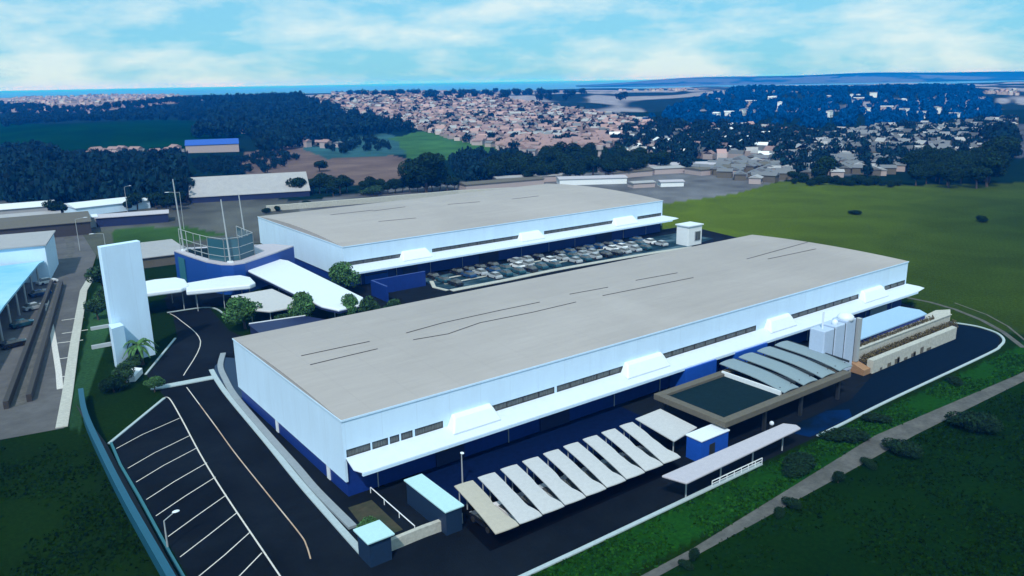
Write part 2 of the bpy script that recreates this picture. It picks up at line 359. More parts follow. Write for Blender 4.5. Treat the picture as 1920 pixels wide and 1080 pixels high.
# ------------------------------------------------------------------ paved ground
flat('asphalt', [(13.9, 35), (29.5, 35), (29.5, 52.2), (95, 52.3), (106, 52.7), (136, 52.9), (142, 53.5), (145.6, 54.6), (148.4, 56.6), (149.6, 59), (149.9, 62), (147.5, 68.5),
     (155, 75), (155, 113), (100, 120), (66, 136), (43, 139), (41.8, 147.3), (43.6, 166.2), (35.5, 167.8), (36, 165), (32.7, 148.6), (23.6, 131.5), (23.6, 119.8), (13.9, 107.9)], 0.02, 'asphalt')
flat('asphalt', [(36, 168.2), (44, 166.6), (58, 166.6), (76, 120.2), (100.1, 120.1), (155, 113.2), (186, 142), (190, 165), (73, 165), (60, 169), (50, 172), (44.5, 196), (38, 180)], 0.03, 'asphalt')
flat('pavement', [(-60, 118.7), (2.4, 118.4), (9.8, 117.2), (25.5, 199.6), (34.7, 240.5), (38.7, 297), (30, 330), (-90, 330), (-90, 130)], 0.02, 'asphalt_grey')
flat('road', [(20, 44.2), (48, 44.2), (66, 44.4), (97, 44.8), (126, 44.2), (200, 42.5), (400, 36), (400, 38.5), (200, 44.6), (129.5, 45.9), (93, 47.9), (71, 46.4), (55, 45.3), (20, 45.1)], 0.02, 'gravel')
M['apron'] = mat('navy_apron', (0.002, 0.008, 0.04), 0.85, var=0.25, scale=0.3, spec=0.03)
M['asphalt_blue'] = mat('blue_black_asphalt', (0.0016, 0.0085, 0.021), 0.9, var=0.15, scale=0.3, spec=0.03)
M['bluepatch'] = mat('spilt_blue_paint', (0.0016, 0.0085, 0.021), 0.85, col2=(0.001, 0.016, 0.07), scale=0.12, lo=.42, hi=.58, spec=0.03)
flat('pavement', [(40.2, 66.2), (74, 66.2), (74, 75.7), (41, 75.7)], 0.04, 'apron')  # flat dark navy strip in front of the hall wall
M['bay_shade'] = mat('painted_bay_shade', (0.002, 0.0025, 0.0035), 0.9, var=.2, scale=.5, spec=.03)  # near-black colour paints the shade on the ground under the carports
flat('asphalt', [(38.9, 57.2), (66.5, 57.2), (68.6, 66.1), (39.8, 66.1)], 0.042, 'bay_shade')  # sheet laid only to carry the painted shade under the carports
flat('asphalt', [(88, 52.8), (106, 53.05), (136, 53.25), (142, 53.8), (145.3, 54.9), (148, 56.8), (149.2, 59), (149.5, 62), (147.2, 68), (141, 60.5), (113, 59.6), (101.5, 56.3), (88, 56.3)], 0.035, 'asphalt_blue')
flat('asphalt', [(86, 52.75), (96, 52.9), (98, 54.5), (95, 56.2), (89, 56), (85.4, 54.6)], 0.041, 'bluepatch')
flat('ground_patch', [(12.5, 126), (13.5, 108), (13.4, 95), (13.2, 76), (13.3, 45), (12.5, 45), (12.3, 76), (12.3, 100)], 0.03, 'tyre')  # near-black strip between the fence and the parking bays
flat('pavement', [(32.0, 112.5), (32.15, 124.5), (33.6, 129), (36.2, 132.5), (40, 128), (40, 113), (33, 112.4)], 0.045, 'tealdark')
b = MB().use('kerb')
b.path([(29.5, 52.0), (46, 51.9), (75, 52.1)], 0.5, 0.0, 0.14)
b.spath([(87, 52.3), (93, 52.4), (105.6, 52.75), (136, 52.9), (142, 53.4), (145.8, 54.4), (148.7, 56.5), (150, 59), (150.3, 62), (148, 68.5), (146.5, 70)], 0.42, 0.0, 0.14)
b.path([(13.7, 107.8), (23.4, 119.6)], 0.4, 0.0, 0.14)
b.path([(23.6, 132.2), (32.4, 148.9)], 0.35, 0.0, 0.14)
b.spath([(35.6, 167.9), (43.6, 166.3), (44.6, 158), (46, 154)], 0.35, 0.0, 0.14)
struct(b.build('kerb'))
b = MB().use('kerb')
b.spath([(32.6, 127.5), (31.9, 122), (31.2, 113.9), (30.2, 95.3), (29.4, 82.4), (29.0, 72.5), (28.7, 63.4)], 0.75, 0.0, 0.16)
b.path([(22.9, 125.2), (24.2, 124.6), (32.2, 123.7)], 1.5, 0.0, 0.17)
struct(b.build('kerb'))
b = MB().use('walk')
b.spath([(36.6, 134.2), (34.2, 127.9), (33.0, 121.5), (31.9, 113), (31.0, 97), (30.5, 86), (30.1, 79), (30.0, 69.5)], 0.9, 0.0, 0.3)
struct(b.build('pavement'))
b = MB().use('line')
nears = [110.6, 103.8, 99.4, 94.3, 89.9, 84.8, 80.2, 75.4, 71.0, 66.3, 61.6, 57.0]
def xl(y): return 20.6 + (y - 66.3) * (24.0 - 20.8) / (119.5 - 66.3)
for y in nears: b.path([(xl(y), y), (17.8, y - 2.5), (14.2, y - 4.9)], 0.13, 0.035)
b.spath([(23.3, 119.9), (24.0, 119.0), (23.4, 110), (22.3, 97), (21.6, 84.8), (20.9, 66.3), (20.2, 50)], 0.17, 0.039)
b.path([(26.9, 114), (27.3, 122.2)], 0.13, 0.035)
b.spath([(28.3, 127.8), (35.6, 144.2), (36.3, 160.9), (35.9, 167)], 0.15, 0.035)
for (p, q) in (((16.2, 166), (20.6, 165.5)), ((14.6, 160), (18.7, 159)), ((13.4, 150), (16.2, 149.5)), ((12, 140), (14.4, 139.4)), ((17.5, 176), (21.5, 175.5))): b.path([p, q], 0.35, 0.035)
b.path([(18.3, 208), (16.3, 185), (14.6, 165), (12.6, 143), (11.6, 134)], 0.9, 0.031)
struct(b.build('road_marking'))
b = MB().use('line_orange'); b.spath([(26.9, 114), (26.4, 104), (25.9, 94.8), (25.5, 82.3), (25.2, 72.1), (24.9, 69.5), (24.3, 67.0)], 0.14, 0.036)
struct(b.build('road_marking'))
b = MB().use('concrete'); b.path([(9.6, 117.6), (12.2, 131), (17, 157), (25.2, 199.6), (29, 213)], 1.5, 0.0, 0.14); struct(b.build('kerb'))
b = MB().use('gravel'); b.spath([(27.5, 240), (31.5, 262), (34, 290)], 2.2, 0.045); b.path([G(1700, 558), G(1745, 567), G(1790, 580), G(1840, 600), G(1880, 622), G(1919, 652)], .9, 0.03); b.path([G(1790, 568), G(1850, 590), G(1890, 612), G(1930, 645)], .4, 0.03); struct(b.build('path'))
# ------------------------------------------------------------------ warehouses
def warehouse(label, x0, x1, y0, y1, H, rise, ye, xce, strips, dormers, lines, lowz, extras):
    t = thing('warehouse', label, 'warehouse', (x0, y0, 0))
    zt, zb = 5.85, 4.9
    MB().use('blue').box(x0 + .3, x1 - .3, y0 + .3, y1 - .3, 0, 4.9).build('lower_wall', t)
    b = MB().use('white')
    b.box(x0, x0 + .3, y0, y1, lowz, H); b.box(x1 - .3, x1, y0, y1, lowz, H)
    b.box(x0 + .3, x1 - .3, y1 - .3, y1, lowz, H); b.box(x0 + .3, x1 - .3, y0, y0 + .3, zt, H)
    e = x0 + .3
    for (a, c) in sorted(strips):
        if a - e > .02: b.box(e, a, y0, y0 + .3, 4.5, zt)
        b.box(a, c, y0, y0 + .3, 4.5, zb); e = c
    if x1 - .3 - e > .02: b.box(e, x1 - .3, y0, y0 + .3, 4.5, zt)
    b.build('upper_wall', t)
    for (a, c) in strips:
        w = MB().use('roof_line'); n = max(1, int(round((c - a) / 2.6))); s = (c - a) / n
        for k in range(n + 1):
            xx = a + k * s; w.box(max(a, xx - .035), min(c, xx + .035), y0 + .06, y0 + .16, zb, zt)
        w.box(a, c, y0 + .07, y0 + .15, zt - .07, zt); w.box(a, c, y0 + .07, y0 + .15, zb, zb + .07)
        fr = w.build('window', t)
        MB().use('glass').box(a, c, y0 + .17, y0 + .24, zb, zt).build('pane', fr)
    N = 20; v = []; f = []
    for i in range(N + 1):
        s = i / N; y = y0 - .05 + (y1 - y0 + .1) * s; z = H + .02 + rise * (1 - (2 * s - 1) ** 2)
        v += [(x0 - .05, y, z), (x1 + .05, y, z), (x0 - .05, y, H - .18), (x1 + .05, y, H - .18)]
    for i in range(N):
        a = 4 * i; c = a + 4
        f += [(a, a + 1, c + 1, c), (a + 2, c + 2, c + 3, a + 3), (a, c, c + 2, a + 2), (a + 1, a + 3, c + 3, c + 1)]
    f += [(0, 2, 3, 1), (4 * N, 4 * N + 1, 4 * N + 3, 4 * N + 2)]
    MB().use('roof').add(v, f).build('roof', t)
    # thin pale coping round the roof edge
    b = MB().use('white')
    b.box(x0 - .1, x1 + .1, y0 - .12, y0 - .06, H - .2, H + .03); b.box(x0 - .12, x0 - .06, y0 - .06, y1, H - .2, H + .03)
    b.build('coping', t)
    def rz(y): s = (y - y0) / (y1 - y0); return H + .02 + rise * (1 - (2 * s - 1) ** 2)
    for pts in lines:
        l = MB().use('roof_line')
        for p, q in zip(pts[:-1], pts[1:]):
            l.tube((p[0], p[1], rz(p[1]) + .05), (q[0], q[1], rz(q[1]) + .05), .05, n=5)
        l.build('conduit', t)
    # canopy: a thin sloping slab with a fascia, past the end wall on the far side
    zc, ze, th_ = 4.95, 3.95, .12
    cp = MB().use('canopy_white')
    poly = [(x0 + .2, ye + .8), (x0 + 1.0, ye), (xce - 3.0, ye), (xce, ye + .35), (xce - .6, ye + 1.1), (x1 + .3, y0), (x0 + .2, y0)]
    def cz(p): return ze + (zc - ze) * (p[1] - ye) / (y0 - ye)
    cp.prism(poly, [cz(p) - th_ for p in (poly)], [cz(p) for p in poly]).build('canopy', t)
    MB().use('white').prism([(x0 + .9, ye - .03), (xce - 3, ye - .03), (xce - 3, ye + .25), (x0 + .9, ye + .25)], ze - .42, ze - .08).build('canopy_fascia', t)
    # bright box dormers standing on the canopy against the wall
    for (a, c) in dormers:
        d = MB().use('dormer_white'); yf = y0 - (y0 - ye) * .62; zf = cz((0, yf)) + .02
        prof = [(y0 - .004, zc - .08), (y0 - .004, 6.4), (y0 - .4, 6.4), (y0 - .85, 6.05), (yf, zf + .25), (yf, zf - .02)]
        n = len(prof); i = .75
        v = [(a, *p) for p in prof] + [(c, *p) for p in prof]
        for k in (1, 2, 3):
            v[k] = (v[k][0] + i, *v[k][1:]); v[n + k] = (v[n + k][0] - i, *v[n + k][1:])
        d.add(v, [tuple(range(n)), tuple(range(n, 2 * n))[::-1]] + [(k, n + k, n + (k + 1) % n, (k + 1) % n) for k in range(n)])
        d.build('dormer', t, bevel=.3, smooth=False)
    x = x0 + 4
    while x < x1 - 2:
        MB().use('metal').tube((x, y0 + .2, 0), (x, y0 + .2, 4.5), .07).build('downpipe', t)
        s = MB().use('metal'); s.tube((x + 3, y0 + .25, 3.1), (x + 3, ye + .5, 3.85), .05); s.build('canopy_strut', t)
        x += 9.3
    for (a, c, z1, m) in extras:
        dr = MB().use(m); dr.box(a, c, y0 + .12, y0 + .29, 0.03, z1)
        o = dr.build('loading_door', t)
        MB().use('darkmetal').box(a + .15, c - .15, y0 + .09, y0 + .13, z1 * .55, z1 * .62).build('handle_rail', o)
    return t
X = lambda p, q, Y, z: (xat(p, Y, z), xat(q, Y, z))
s1 = [X(a, c, 75.5, 5.4) for a, c in ((648.5, 695), (698, 728), (731, 749), (752, 774), (778, 831), (920, 1040), (1044, 1168), (1240, 1418), (1482, 1610), (1658, 1697))]
d1 = [X(a, c, 74.5, 5.2) for a, c in ((845, 935), (1172, 1252), (1441, 1490), (1618, 1662))]
def L(*pts): return [G(x, y, 9.9) for x, y in pts]
l1 = [L((565, 669), (640, 653), (693, 642)), L((582, 686), (640, 672), (708, 656)), L((762, 626), (830, 607), (930, 585), (1012, 568)), L((1068, 553), (1140, 540)),
      L((775, 639), (840, 628), (900, 607), (1000, 587), (1080, 568)), L((1130, 556), (1210, 540), (1300, 522)), L((1192, 527), (1270, 513)), L((1400, 487), (1515, 455)), L((1440, 487), (1530, 468))]
wh1 = warehouse('huge white factory hall with long grey roof beside the striped dark car park', 32.2, 152.0, 75.5, 112.2, 9.5, 0.5, 72.9, 155.0, s1, d1, l1, 2.0,
                [(44, 48, 3.2, 'navy'), (60, 65, 3.4, 'navy'), (124, 129, 3.2, 'steelblue'), (140, 146, 3.4, 'steelblue')])
for p, q in ((1288, 1345), (1382, 1440)):
    a, c = X(p, q, 72.4, 2); MB().use('blue_bright').box(a, c, 72.6, 75.7, 0, 3.75).build('blue_porch', wh1)
for yy in (80.5, 97):
    w = MB().use('white_paint'); w.box(32.38, 32.5, yy, yy + .8, 0.1, 1.9); w.build('side_door', wh1)
s2 = [X(a, c, 163, 5.4) for a, c in ((645, 752), (810, 975), (1020, 1152), (1195, 1241))]
d2 = [X(a, c, 161.5, 5.2) for a, c in ((754, 809), (976, 1020), (1153, 1195))]
l2 = [L((700, 400), (760, 392)), L((840, 388), (900, 383)), L((710, 420), (780, 413)), L((960, 378), (1010, 372)), L((620, 407), (700, 398))]
wh2 = warehouse('white factory hall with grey roof standing behind the rows of parked cars', 73.0, 176.6, 163.0, 218.0, 9.5, 1.1, 159.6, 180.5, s2, d2, l2, 2.0,
                [(78, 84, 3.4, 'blue_bright'), (88, 92, 3.2, 'navy'), (110, 116, 3.4, 'navy'), (150, 156, 3.4, 'navy')])
# ------------------------------------------------------------------ annex between the halls
an = thing('office_building', 'low blue office block with curved corner and glazed roof terrace', 'building', (45, 172, 0))
fp = [(45.2, 197.5), (46.2, 189), (47.6, 180), (49.4, 175), (51.4, 173), (54, 173), (58, 175.6), (63.5, 179.2), (69.5, 183.6), (66.5, 189.5), (58, 194), (49, 199)]
MB().use('blue_annex').prism(fp, 0, 6.7).build('wall', an)
MB().use('lilac').prism(fp, 6.72, 7.0).build('roof', an)
gl = MB().use('metal')
gp = [(46.6, 196.6), (47.6, 188), (48.8, 181.5), (50.8, 176.2), (54, 176), (58.5, 179.5), (58.5, 191)]
for i in range(len(gp) - 1):
    p, q = Vector(gp[i]), Vector(gp[i + 1]); n = max(1, int((q - p).length / 3.2))
    for k in range(n + 1):
        r = p.lerp(q, k / n); gl.tube((r.x, r.y, 7.0), (r.x, r.y, 12.2), .09, n=6)
    for z in (8.2, 10, 12.2): gl.tube((p.x, p.y, z), (q.x, q.y, z), .07, n=5)
MB().use('deck').prism([(p[0] + .3, p[1] + .4) for p in gp] + [(52, 195)], 7.0, 7.06).build('terrace_floor', an)
terr_frame = gl.build('terrace_frame', an)
M['clearglass'] = mat('tinted_glass', (0.03, 0.10, 0.13), 0.1)
g = MB().use('clearglass')
for i in range(2, len(gp) - 1):
    p, q = gp[i], gp[i + 1]; g.face([(p[0], p[1], 7.02), (q[0], q[1], 7.02), (q[0], q[1], 11.9), (p[0], p[1], 11.9)])
g.build('pane', terr_frame)
b = MB().use('darkmetal').box(52, 56.5, 183, 188, 7.07, 10.4); b.build('plant_room', an)
b = MB().use('teal_pale').prism([(45.42, 194.8), (45.85, 191.2), (45.70, 191.18), (45.27, 194.78)], 0.2, 5.9); b.build('panel', an)
for i, (px, py, zt, lb) in enumerate(((345, 470, 17, 'tall leaning white mast rising nearest the white pylon side of the blue office terrace'), (432, 492, 14, 'white mast rising from the middle of the glazed terrace'), (463, 468, 13, 'slender white mast on the office roof nearest the second hall'))):
    x, y = G(px, py, 7.0)
    t = thing('mast', lb, 'mast', (x, y, 7.0))
    MB().use('metal').tube((x, y, 7.0), (x - .4, y + .6, zt + 7), .2, .12).build('pole', t)
    b = MB().use('white_paint').box(x - .55, x + .55, y - .55, y + .55, 7.01, 7.3); b.build('base_plate', t)
def slab_canopy(name, label, cat, poly, z, th_, m, posts, group=None, under=None, r=.09):
    c = np.mean(np.array(poly), 0); t = thing(name, label, cat, (float(c[0]), float(c[1]), 0), group=group)
    MB().use(m).prism(poly, z - th_, z).build('roof', t, bevel=min(.25, th_ * .4))
    for (x, y) in posts: MB().use('metal').tube((x, y, 0), (x, y, z - th_), r).build('post', t)
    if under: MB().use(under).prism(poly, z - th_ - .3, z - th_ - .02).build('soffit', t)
    return t
slab_canopy('covered_walkway', 'rounded white canopy joined to the side of the tall white pylon', 'canopy', [(28.6, 170.4), (29.4, 166.6), (38.4, 165.6), (40.4, 167.4), (41.2, 173.6), (40.2, 176.6), (36, 177.6), (30, 176.6)], 5.2, .9, 'white_bright', [(31, 168.5), (39, 167.8), (38.5, 175), (31, 174.5)])
slab_canopy('covered_walkway', 'long white canopy in front of the blue office wall', 'canopy', [(38.8, 163.6), (50.6, 160.2), (52.2, 161.4), (53, 167), (52, 170.2), (49, 171.2), (40.6, 170.6)], 5.0, 1.0, 'white_bright', [(41, 165), (46, 163.6), (51, 162), (51.5, 169), (42, 169.5)])
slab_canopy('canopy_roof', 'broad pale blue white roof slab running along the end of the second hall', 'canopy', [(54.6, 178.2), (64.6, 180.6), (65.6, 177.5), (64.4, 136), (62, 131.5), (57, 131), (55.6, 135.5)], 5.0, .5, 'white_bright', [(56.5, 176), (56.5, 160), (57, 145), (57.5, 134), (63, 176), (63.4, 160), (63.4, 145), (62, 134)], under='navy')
slab_canopy('canopy_roof', 'low cream white roof slab with rounded end among the courtyard shrubs', 'canopy', [(45.8, 157.8), (54.4, 157.9), (55.2, 141.6), (48, 141.8), (46.2, 144.5)], 4.0, .45, 'fabric', [(47, 156), (53.5, 156), (53.8, 143), (48.5, 143.2), (47, 149.5)])
t = thing('courtyard_annex', 'low navy shed along the back edge of the big grey roof', 'shed', (44, 122, 0))
MB().use('navy').prism([(43.2, 139.2), (53, 137.6), (55.5, 132.2), (64, 129.8), (75, 122), (75, 117), (42.5, 117)], 0, 2.7).build('wall', t)
MB().use('navy').prism([(43.0, 139.5), (53.2, 137.9), (55.7, 132.5), (64.2, 130.1), (75.3, 122.2), (75.3, 116.8), (42.3, 116.8)], 2.71, 2.9).build('roof', t)
b = MB().use('steelblue').box(46, 48.6, 138.75, 138.95, 0.2, 2.5); b.build('door', t)
b = MB().use('white_paint'); b.path([(43.2, 139.6), (53.3, 138.0)], .25, 2.91, .12); b.build('coping', t)
# courtyard blue walls next to the second hall
b = MB().use('blue').box(74.5, 88, 152.6, 153.1, 0, 3.4); b.box(74.5, 75, 146, 152.6, 0, 3.4); tag(b.build('boundary_wall'), 'navy blue boundary wall at the near end of the parked car rows', 'wall')
# ------------------------------------------------------------------ pylon
t = thing('pylon_sign', 'tall blank white pylon slab beside the upper dark road', 'pylon', (24, 140.9, 0))
MB().use('white').prism([(21.0, 140.2), (27.3, 141.6), (27.1, 143.0), (20.8, 141.6)], 0.0, 20.1).build('slab', t, bevel=.06)
MB().use('white').prism([(20.4, 137.0), (22.4, 138.0), (22.3, 140.1), (20.5, 140.1)], 0, 7.2).build('buttress', t)
MB().use('metal').box(17.6, 20.6, 140.4, 140.9, 3.4, 4.0).build('arm', t)
MB().use('metal').box(17.9, 20.6, 140.4, 140.9, 6.6, 7.1).build('arm', t)
MB().use('white_paint').prism([(20.3, 130.4), (21.6, 130.0), (23.4, 133.2), (22.2, 134.8)], 0, 0.9).build('footing', t)
MB().use('darkmetal').prism([(23.2, 139.9), (24.6, 140.2), (24.6, 140.85), (23.2, 140.55)], .1, 2.6).build('door', t)
# ------------------------------------------------------------------ forecourt yard
def kiosk(name, label, cat, x0, x1, y0, y1, h, wall, roof, ov=.2, door=True, rh=.2):
    t = thing(name, label, cat, ((x0 + x1) / 2, (y0 + y1) / 2, 0))
    MB().use(wall).box(x0, x1, y0, y1, 0, h).build('wall', t)
    MB().use(roof).box(x0 - ov, x1 + ov, y0 - ov, y1 + ov, h + .005, h + rh).build('roof', t, bevel=.05)
    if door and not wall.startswith('teal'):
        d = MB().use('darkmetal').box(x0 + (x1 - x0) * .3, x0 + (x1 - x0) * .3 + 1, y0 - .05, y0 + .02, 0.05, 2.1).build('door', t)
        if wall == 'blue_bright': return t
        w = MB().use('metal').box(x0 - .05, x0 + .02, y0 + (y1 - y0) * .3, y0 + (y1 - y0) * .7, 1.0, 1.9).build('window', t)
        MB().use('glass').box(x0 - .07, x0 - .051, y0 + (y1 - y0) * .33, y0 + (y1 - y0) * .67, 1.06, 1.84).build('pane', w)
    return t
kiosk('kiosk', 'small teal kiosk with pale aqua roof at the corner of the car park', 'kiosk', 28.3, 30.6, 62.0, 64.6, 2.7, 'tealdark', 'aqua', .3)
kiosk('kiosk', 'teal walled hut with long pale aqua roof next to the first shade canopy', 'hut', 37.0, 38.9, 62.2, 70.4, 2.7, 'tealdark', 'aqua', .2)
b = MB().use('concrete'); b.path([(31.0, 63.5), (35, 63.6), (39.6, 63.4)], .5, 0, 1.2); tag(b.build('low_wall'), 'low pale pinkish concrete wall between the two aqua roofed huts', 'wall')
b = MB().use('white_paint')
b.tube((34.9, 75.0, .7), (34.8, 65.0, .7), .06)
for yy in (75, 71.7, 68.3, 65): b.tube((34.85, yy, 0), (34.85, yy, .7), .05)
tag(b.build('handrail'), 'straight white handrail crossing the small yard at the hall corner', 'handrail')
flat('ground_patch', [(30.6, 66), (34, 66), (34.2, 73.5), (31.4, 73.6)], .045, 'dirt')
# ------------------------------------------------------------------ shade canopies
def carport(label, x, w0, w1, m, group, shift=0.0, sc=1.0):
    t = thing('shade_canopy', label, 'canopy', (x, 61, 0), group=group)
    ny, nx = 14, 6; v = []; f = []
    rnd = random.Random(int(x * 100))
    bul = rnd.uniform(.0, .35); p0 = rnd.uniform(.35, .6)
    for lay in (0, 1):
        for j in range(ny + 1):
            s = j / ny; y = 56.5 + 9.3 * s
            w = w0 + (w1 - w0) * sm(np.array((s - .06) / .2)).item() - bul * math.exp(-((s - p0) / .09) ** 2) * .6
            zz = 2.2 + .75 * s + .14 * math.sin(s * math.pi)
            for i in range(nx + 1):
                q = i / nx
                v.append((x + shift * s + q * w, y - (.0 if s > .1 else .12 * math.sin(q * math.pi)), zz + .06 - .12 * q + .04 * math.sin(q * math.pi) - .1 * lay))
    K = (ny + 1) * (nx + 1)
    for j in range(ny):
        for i in range(nx):
            a = j * (nx + 1) + i; f.append((a, a + 1, a + nx + 2, a + nx + 1)); f.append((K + a, K + a + nx + 1, K + a + nx + 2, K + a + 1))
    rim = [i for i in range(nx + 1)] + [(j + 1) * (nx + 1) + nx for j in range(ny)] + [ny * (nx + 1) + i for i in range(nx - 1, -1, -1)] + [j * (nx + 1) for j in range(ny - 1, 0, -1)]
    for a, c in zip(rim, rim[1:] + rim[:1]): f.append((a, K + a, K + c, c))
    MB().use(m).add(v, f).build('fabric', t, smooth=False)
    fr = MB().use('darkmetal')
    for q in (.25, 1.2):
        fr.tube((x + q + shift, 65.4, 2.9), (x + q, 57.0, 2.12), .05, n=6); 
    fr.build('frame', t)
    for q in (.25, 1.2): MB().use('metal').tube((x + q + shift, 65.2, 0), (x + q + shift, 65.2, 2.95), .07, n=6).build('post', t)
    return t
x0c = 39.1
ords = ['first', 'second', 'third', 'fourth', 'fifth', 'sixth', 'seventh', 'eighth', 'ninth']
for i in range(9):
    x = x0c + i * 2.96
    lab = ('tan tinted pale shade canopy beside the long aqua roofed hut' if i == 0 else
           'pale shade canopy next to the uncovered strip before the wide panel' if i == 8 else
           '%s pale shade canopy counting from the long aqua roofed hut' % ords[i])
    carport(lab, x, 2.88, 2.28 if i else 2.4, 'fabric' if i else 'fabric_tan', 'row of pale shade canopies over parking bays', shift=1.2 + .1 * i)
t = thing('shade_canopy', 'wide flat pale canopy panel behind the blue gatehouse', 'canopy', (70.3, 62, 0))
MB().use('fabric').prism([(67.6, 59.3), (72.8, 60.2), (73.0, 66.6), (68.2, 66.4)], [2.38, 2.4, 2.7, 2.7], [2.5, 2.52, 2.82, 2.82]).build('roof', t)
for (x, y) in ((68.3, 60), (72.3, 60.6), (72.4, 66), (68.7, 66)): MB().use('metal').tube((x, y, 0), (x, y, 2.4), .08).build('post', t)
# gatehouse and gate canopy
t = kiosk('gatehouse', 'bright blue gatehouse with flat white roof in front of the porch', 'gatehouse', 69.4, 74.4, 56.6, 58.9, 2.85, 'blue_bright', 'white_bright', .12)
slab_canopy('gate_canopy', 'long pale lilac flat canopy over the gate lane', 'canopy', [(59.4, 53.7), (60.3, 50.9), (81.8, 51.5), (82.2, 52.4), (81.3, 53.7)], 3.0, .28, 'lilac', [(62, 52.4), (68, 52.5), (74, 52.6), (80, 52.7)])
b = MB().use('white_paint')
for k in range(8): b.tube((66 + k * 1.3, 52.05, .1), (66 + k * 1.3, 52.05, .8), .05, n=6)
b.tube((66, 52.05, .8), (75.1, 52.05, .8), .06); b.tube((66, 52.05, .45), (75.1, 52.05, .45), .04)
tag(b.build('railing'), 'white railing on the kerb below the lilac gate canopy', 'railing')
t = thing('bollard', 'white capped dark bollard beside the far end of the gate canopy', 'bollard', (82.6, 56.2, 0))
MB().use('darkmetal').tube((82.6, 56.2, 0), (82.6, 56.2, 1.5), .22, n=10).build('post', t); MB().use('white_bright').blob((82.6, 56.2, 1.7), (.3, .3, .3)).build('cap', t)
# porch
t = thing('entrance_porch', 'flat porch roof with raised grey brown rim and dark deck', 'porch', (87, 62.4, 0))
b = MB().use('concrete_dark'); w = 1.15; x0, x1, y0, y1 = 73.8, 101.5, 56.7, 68.6
b.box(x0, x1, y0, y0 + w, 3.3, 4.1); b.box(x0, x1, y1 - w, y1, 3.3, 4.1); b.box(x0, x0 + w, y0 + w, y1 - w, 3.3, 4.1); b.box(x1 - w, x1, y0 + w, y1 - w, 3.3, 4.1)
b.build('rim', t, bevel=.06)
MB().use('deck').box(x0 + w - .02, x1 - w + .02, y0 + w - .02, y1 - w + .02, 3.35, 3.72).build('roof_deck', t)
for x in (75, 83, 91, 100):
    for y in (57.6, 67.6): MB().use('darkmetal').box(x - .2, x + .2, y - .2, y + .2, 0, 3.3).build('column', t)
MB().use('white_paint').box(87.0, 87.25, 58.2, 68, 3.73, 4.35).build('upstand', t)
for i in range(4):
    x = 87.5 + i * 4.35
    t = thing('arched_canopy', ['blue grey arched canopy nearest the open dark porch deck', 'second blue grey arched canopy from the open porch deck', 'third blue grey arched canopy from the open porch deck', 'blue grey arched canopy nearest the tall white bins'][i], 'canopy', (x + 1.7, 63.5, 3.72), group='arched canopies over the porch')
    v = []; f = []; nx, ny = 8, 12; W = 3.25
    for lay in (0, 1):
        for j in range(ny + 1):
            s = j / ny; y = 57.7 + 11.6 * s
            for k in range(nx + 1):
                q = k / nx; zz = 3.95 + .95 * math.sin(math.pi * min(.5, .12 + .62 * s)) + .14 * math.sin(math.pi * q) - (.12 if lay else 0)
                v.append((x + W * q + 1.0 * s - .4, y, zz))
    K = (nx + 1) * (ny + 1)
    for j in range(ny):
        for k in range(nx):
            a = j * (nx + 1) + k; f.append((a, a + 1, a + nx + 2, a + nx + 1)); f.append((K + a, K + a + nx + 1, K + a + nx + 2, K + a + 1))
    rim = [k for k in range(nx + 1)] + [(j + 1) * (nx + 1) + nx for j in range(ny)] + [ny * (nx + 1) + k for k in range(nx - 1, -1, -1)] + [j * (nx + 1) for j in range(ny - 1, 0, -1)]
    for a, c in zip(rim, rim[1:] + rim[:1]): f.append((a, K + a, K + c, c))
    MB().use('steelblue').add(v, f).build('roof', t)
    fr = MB().use('darkmetal')
    fr.path([(x + W - .2 + 1.0, 69), (x + W - .4 + .05, 58.3)], .14, 4.6, .3)
    for (xx, yy) in ((x + .2, 58.8), (x + W - .6, 58.8), (x + 1, 68.4), (x + W, 68.4)): fr.tube((xx, yy, 3.73), (xx, yy, 4.6), .08, n=6)
    fr.tube((x, 58.5, 3.9), (x + 1.2, 58.5, 4.4), .06); fr.tube((x + 2.8, 58.5, 3.9), (x + 1.8, 58.5, 4.5), .06)
    fr.build('frame', t)
# white bins
for i, (x, h, lab) in enumerate(((103.3, 8.3, 'shortest tall white storage bin nearest the arched canopies'), (106.2, 8.5, 'middle tall white storage bin of the three beside the porch'), (109.1, 8.8, 'tallest white storage bin with rounded cap and hose'))):
    t = thing('storage_bin', lab, 'storage bin', (x + 1.3, 63.6, 0), group='white storage bins')
    MB().use('binwhite').box(x, x + 2.6, 62.4, 64.9, .4, h).build('body', t, bevel=.15)
    b = MB().use('metal')
    for (xx, yy) in ((x + .2, 62.6), (x + 2.3, 62.6), (x + .2, 64.7), (x + 2.3, 64.7)): b.box(xx - .12, xx + .12, yy - .12, yy + .12, 0, .42)
    b.build('feet', t)
    c = MB().use('white_bright')
    if i == 2: c.blob((x + 1.2, 63.4, h + .1), (1.25, 1.3, .8), 14, 8)
    elif i == 1: c.blob((x + .9, 63.2, h + .25), (.5, .5, .55), 12, 8)
    else: c.tube((x + 1.2, 63.6, h), (x + 1.2, 63.6, h + 2.6), .14)
    c.build('cap' if i else 'vent_pipe', t, smooth=i > 0)
    l = MB().use('darkmetal'); l.box(x + 2.63, x + 2.82, 62.5, 62.7, .2, h - .1); l.build('seam_strip', t)
t = thing('standpipe', 'grey steel column with rusty foot beside the white storage bins', 'column', (112.5, 62.5, 0))
MB().use('metal').box(112.2, 112.9, 62.1, 62.8, 1.6, 8.6).build('shaft', t)
M['rust'] = mat('rusty_steel', (0.30, 0.17, 0.09), 0.8, var=.2, scale=1.0)
MB().use('rust').prism([(111.4, 60.2), (113.2, 60.2), (113.2, 63), (111.6, 63)], [0] * 4, [.9, .9, 1.7, 1.7]).build('foot', t)
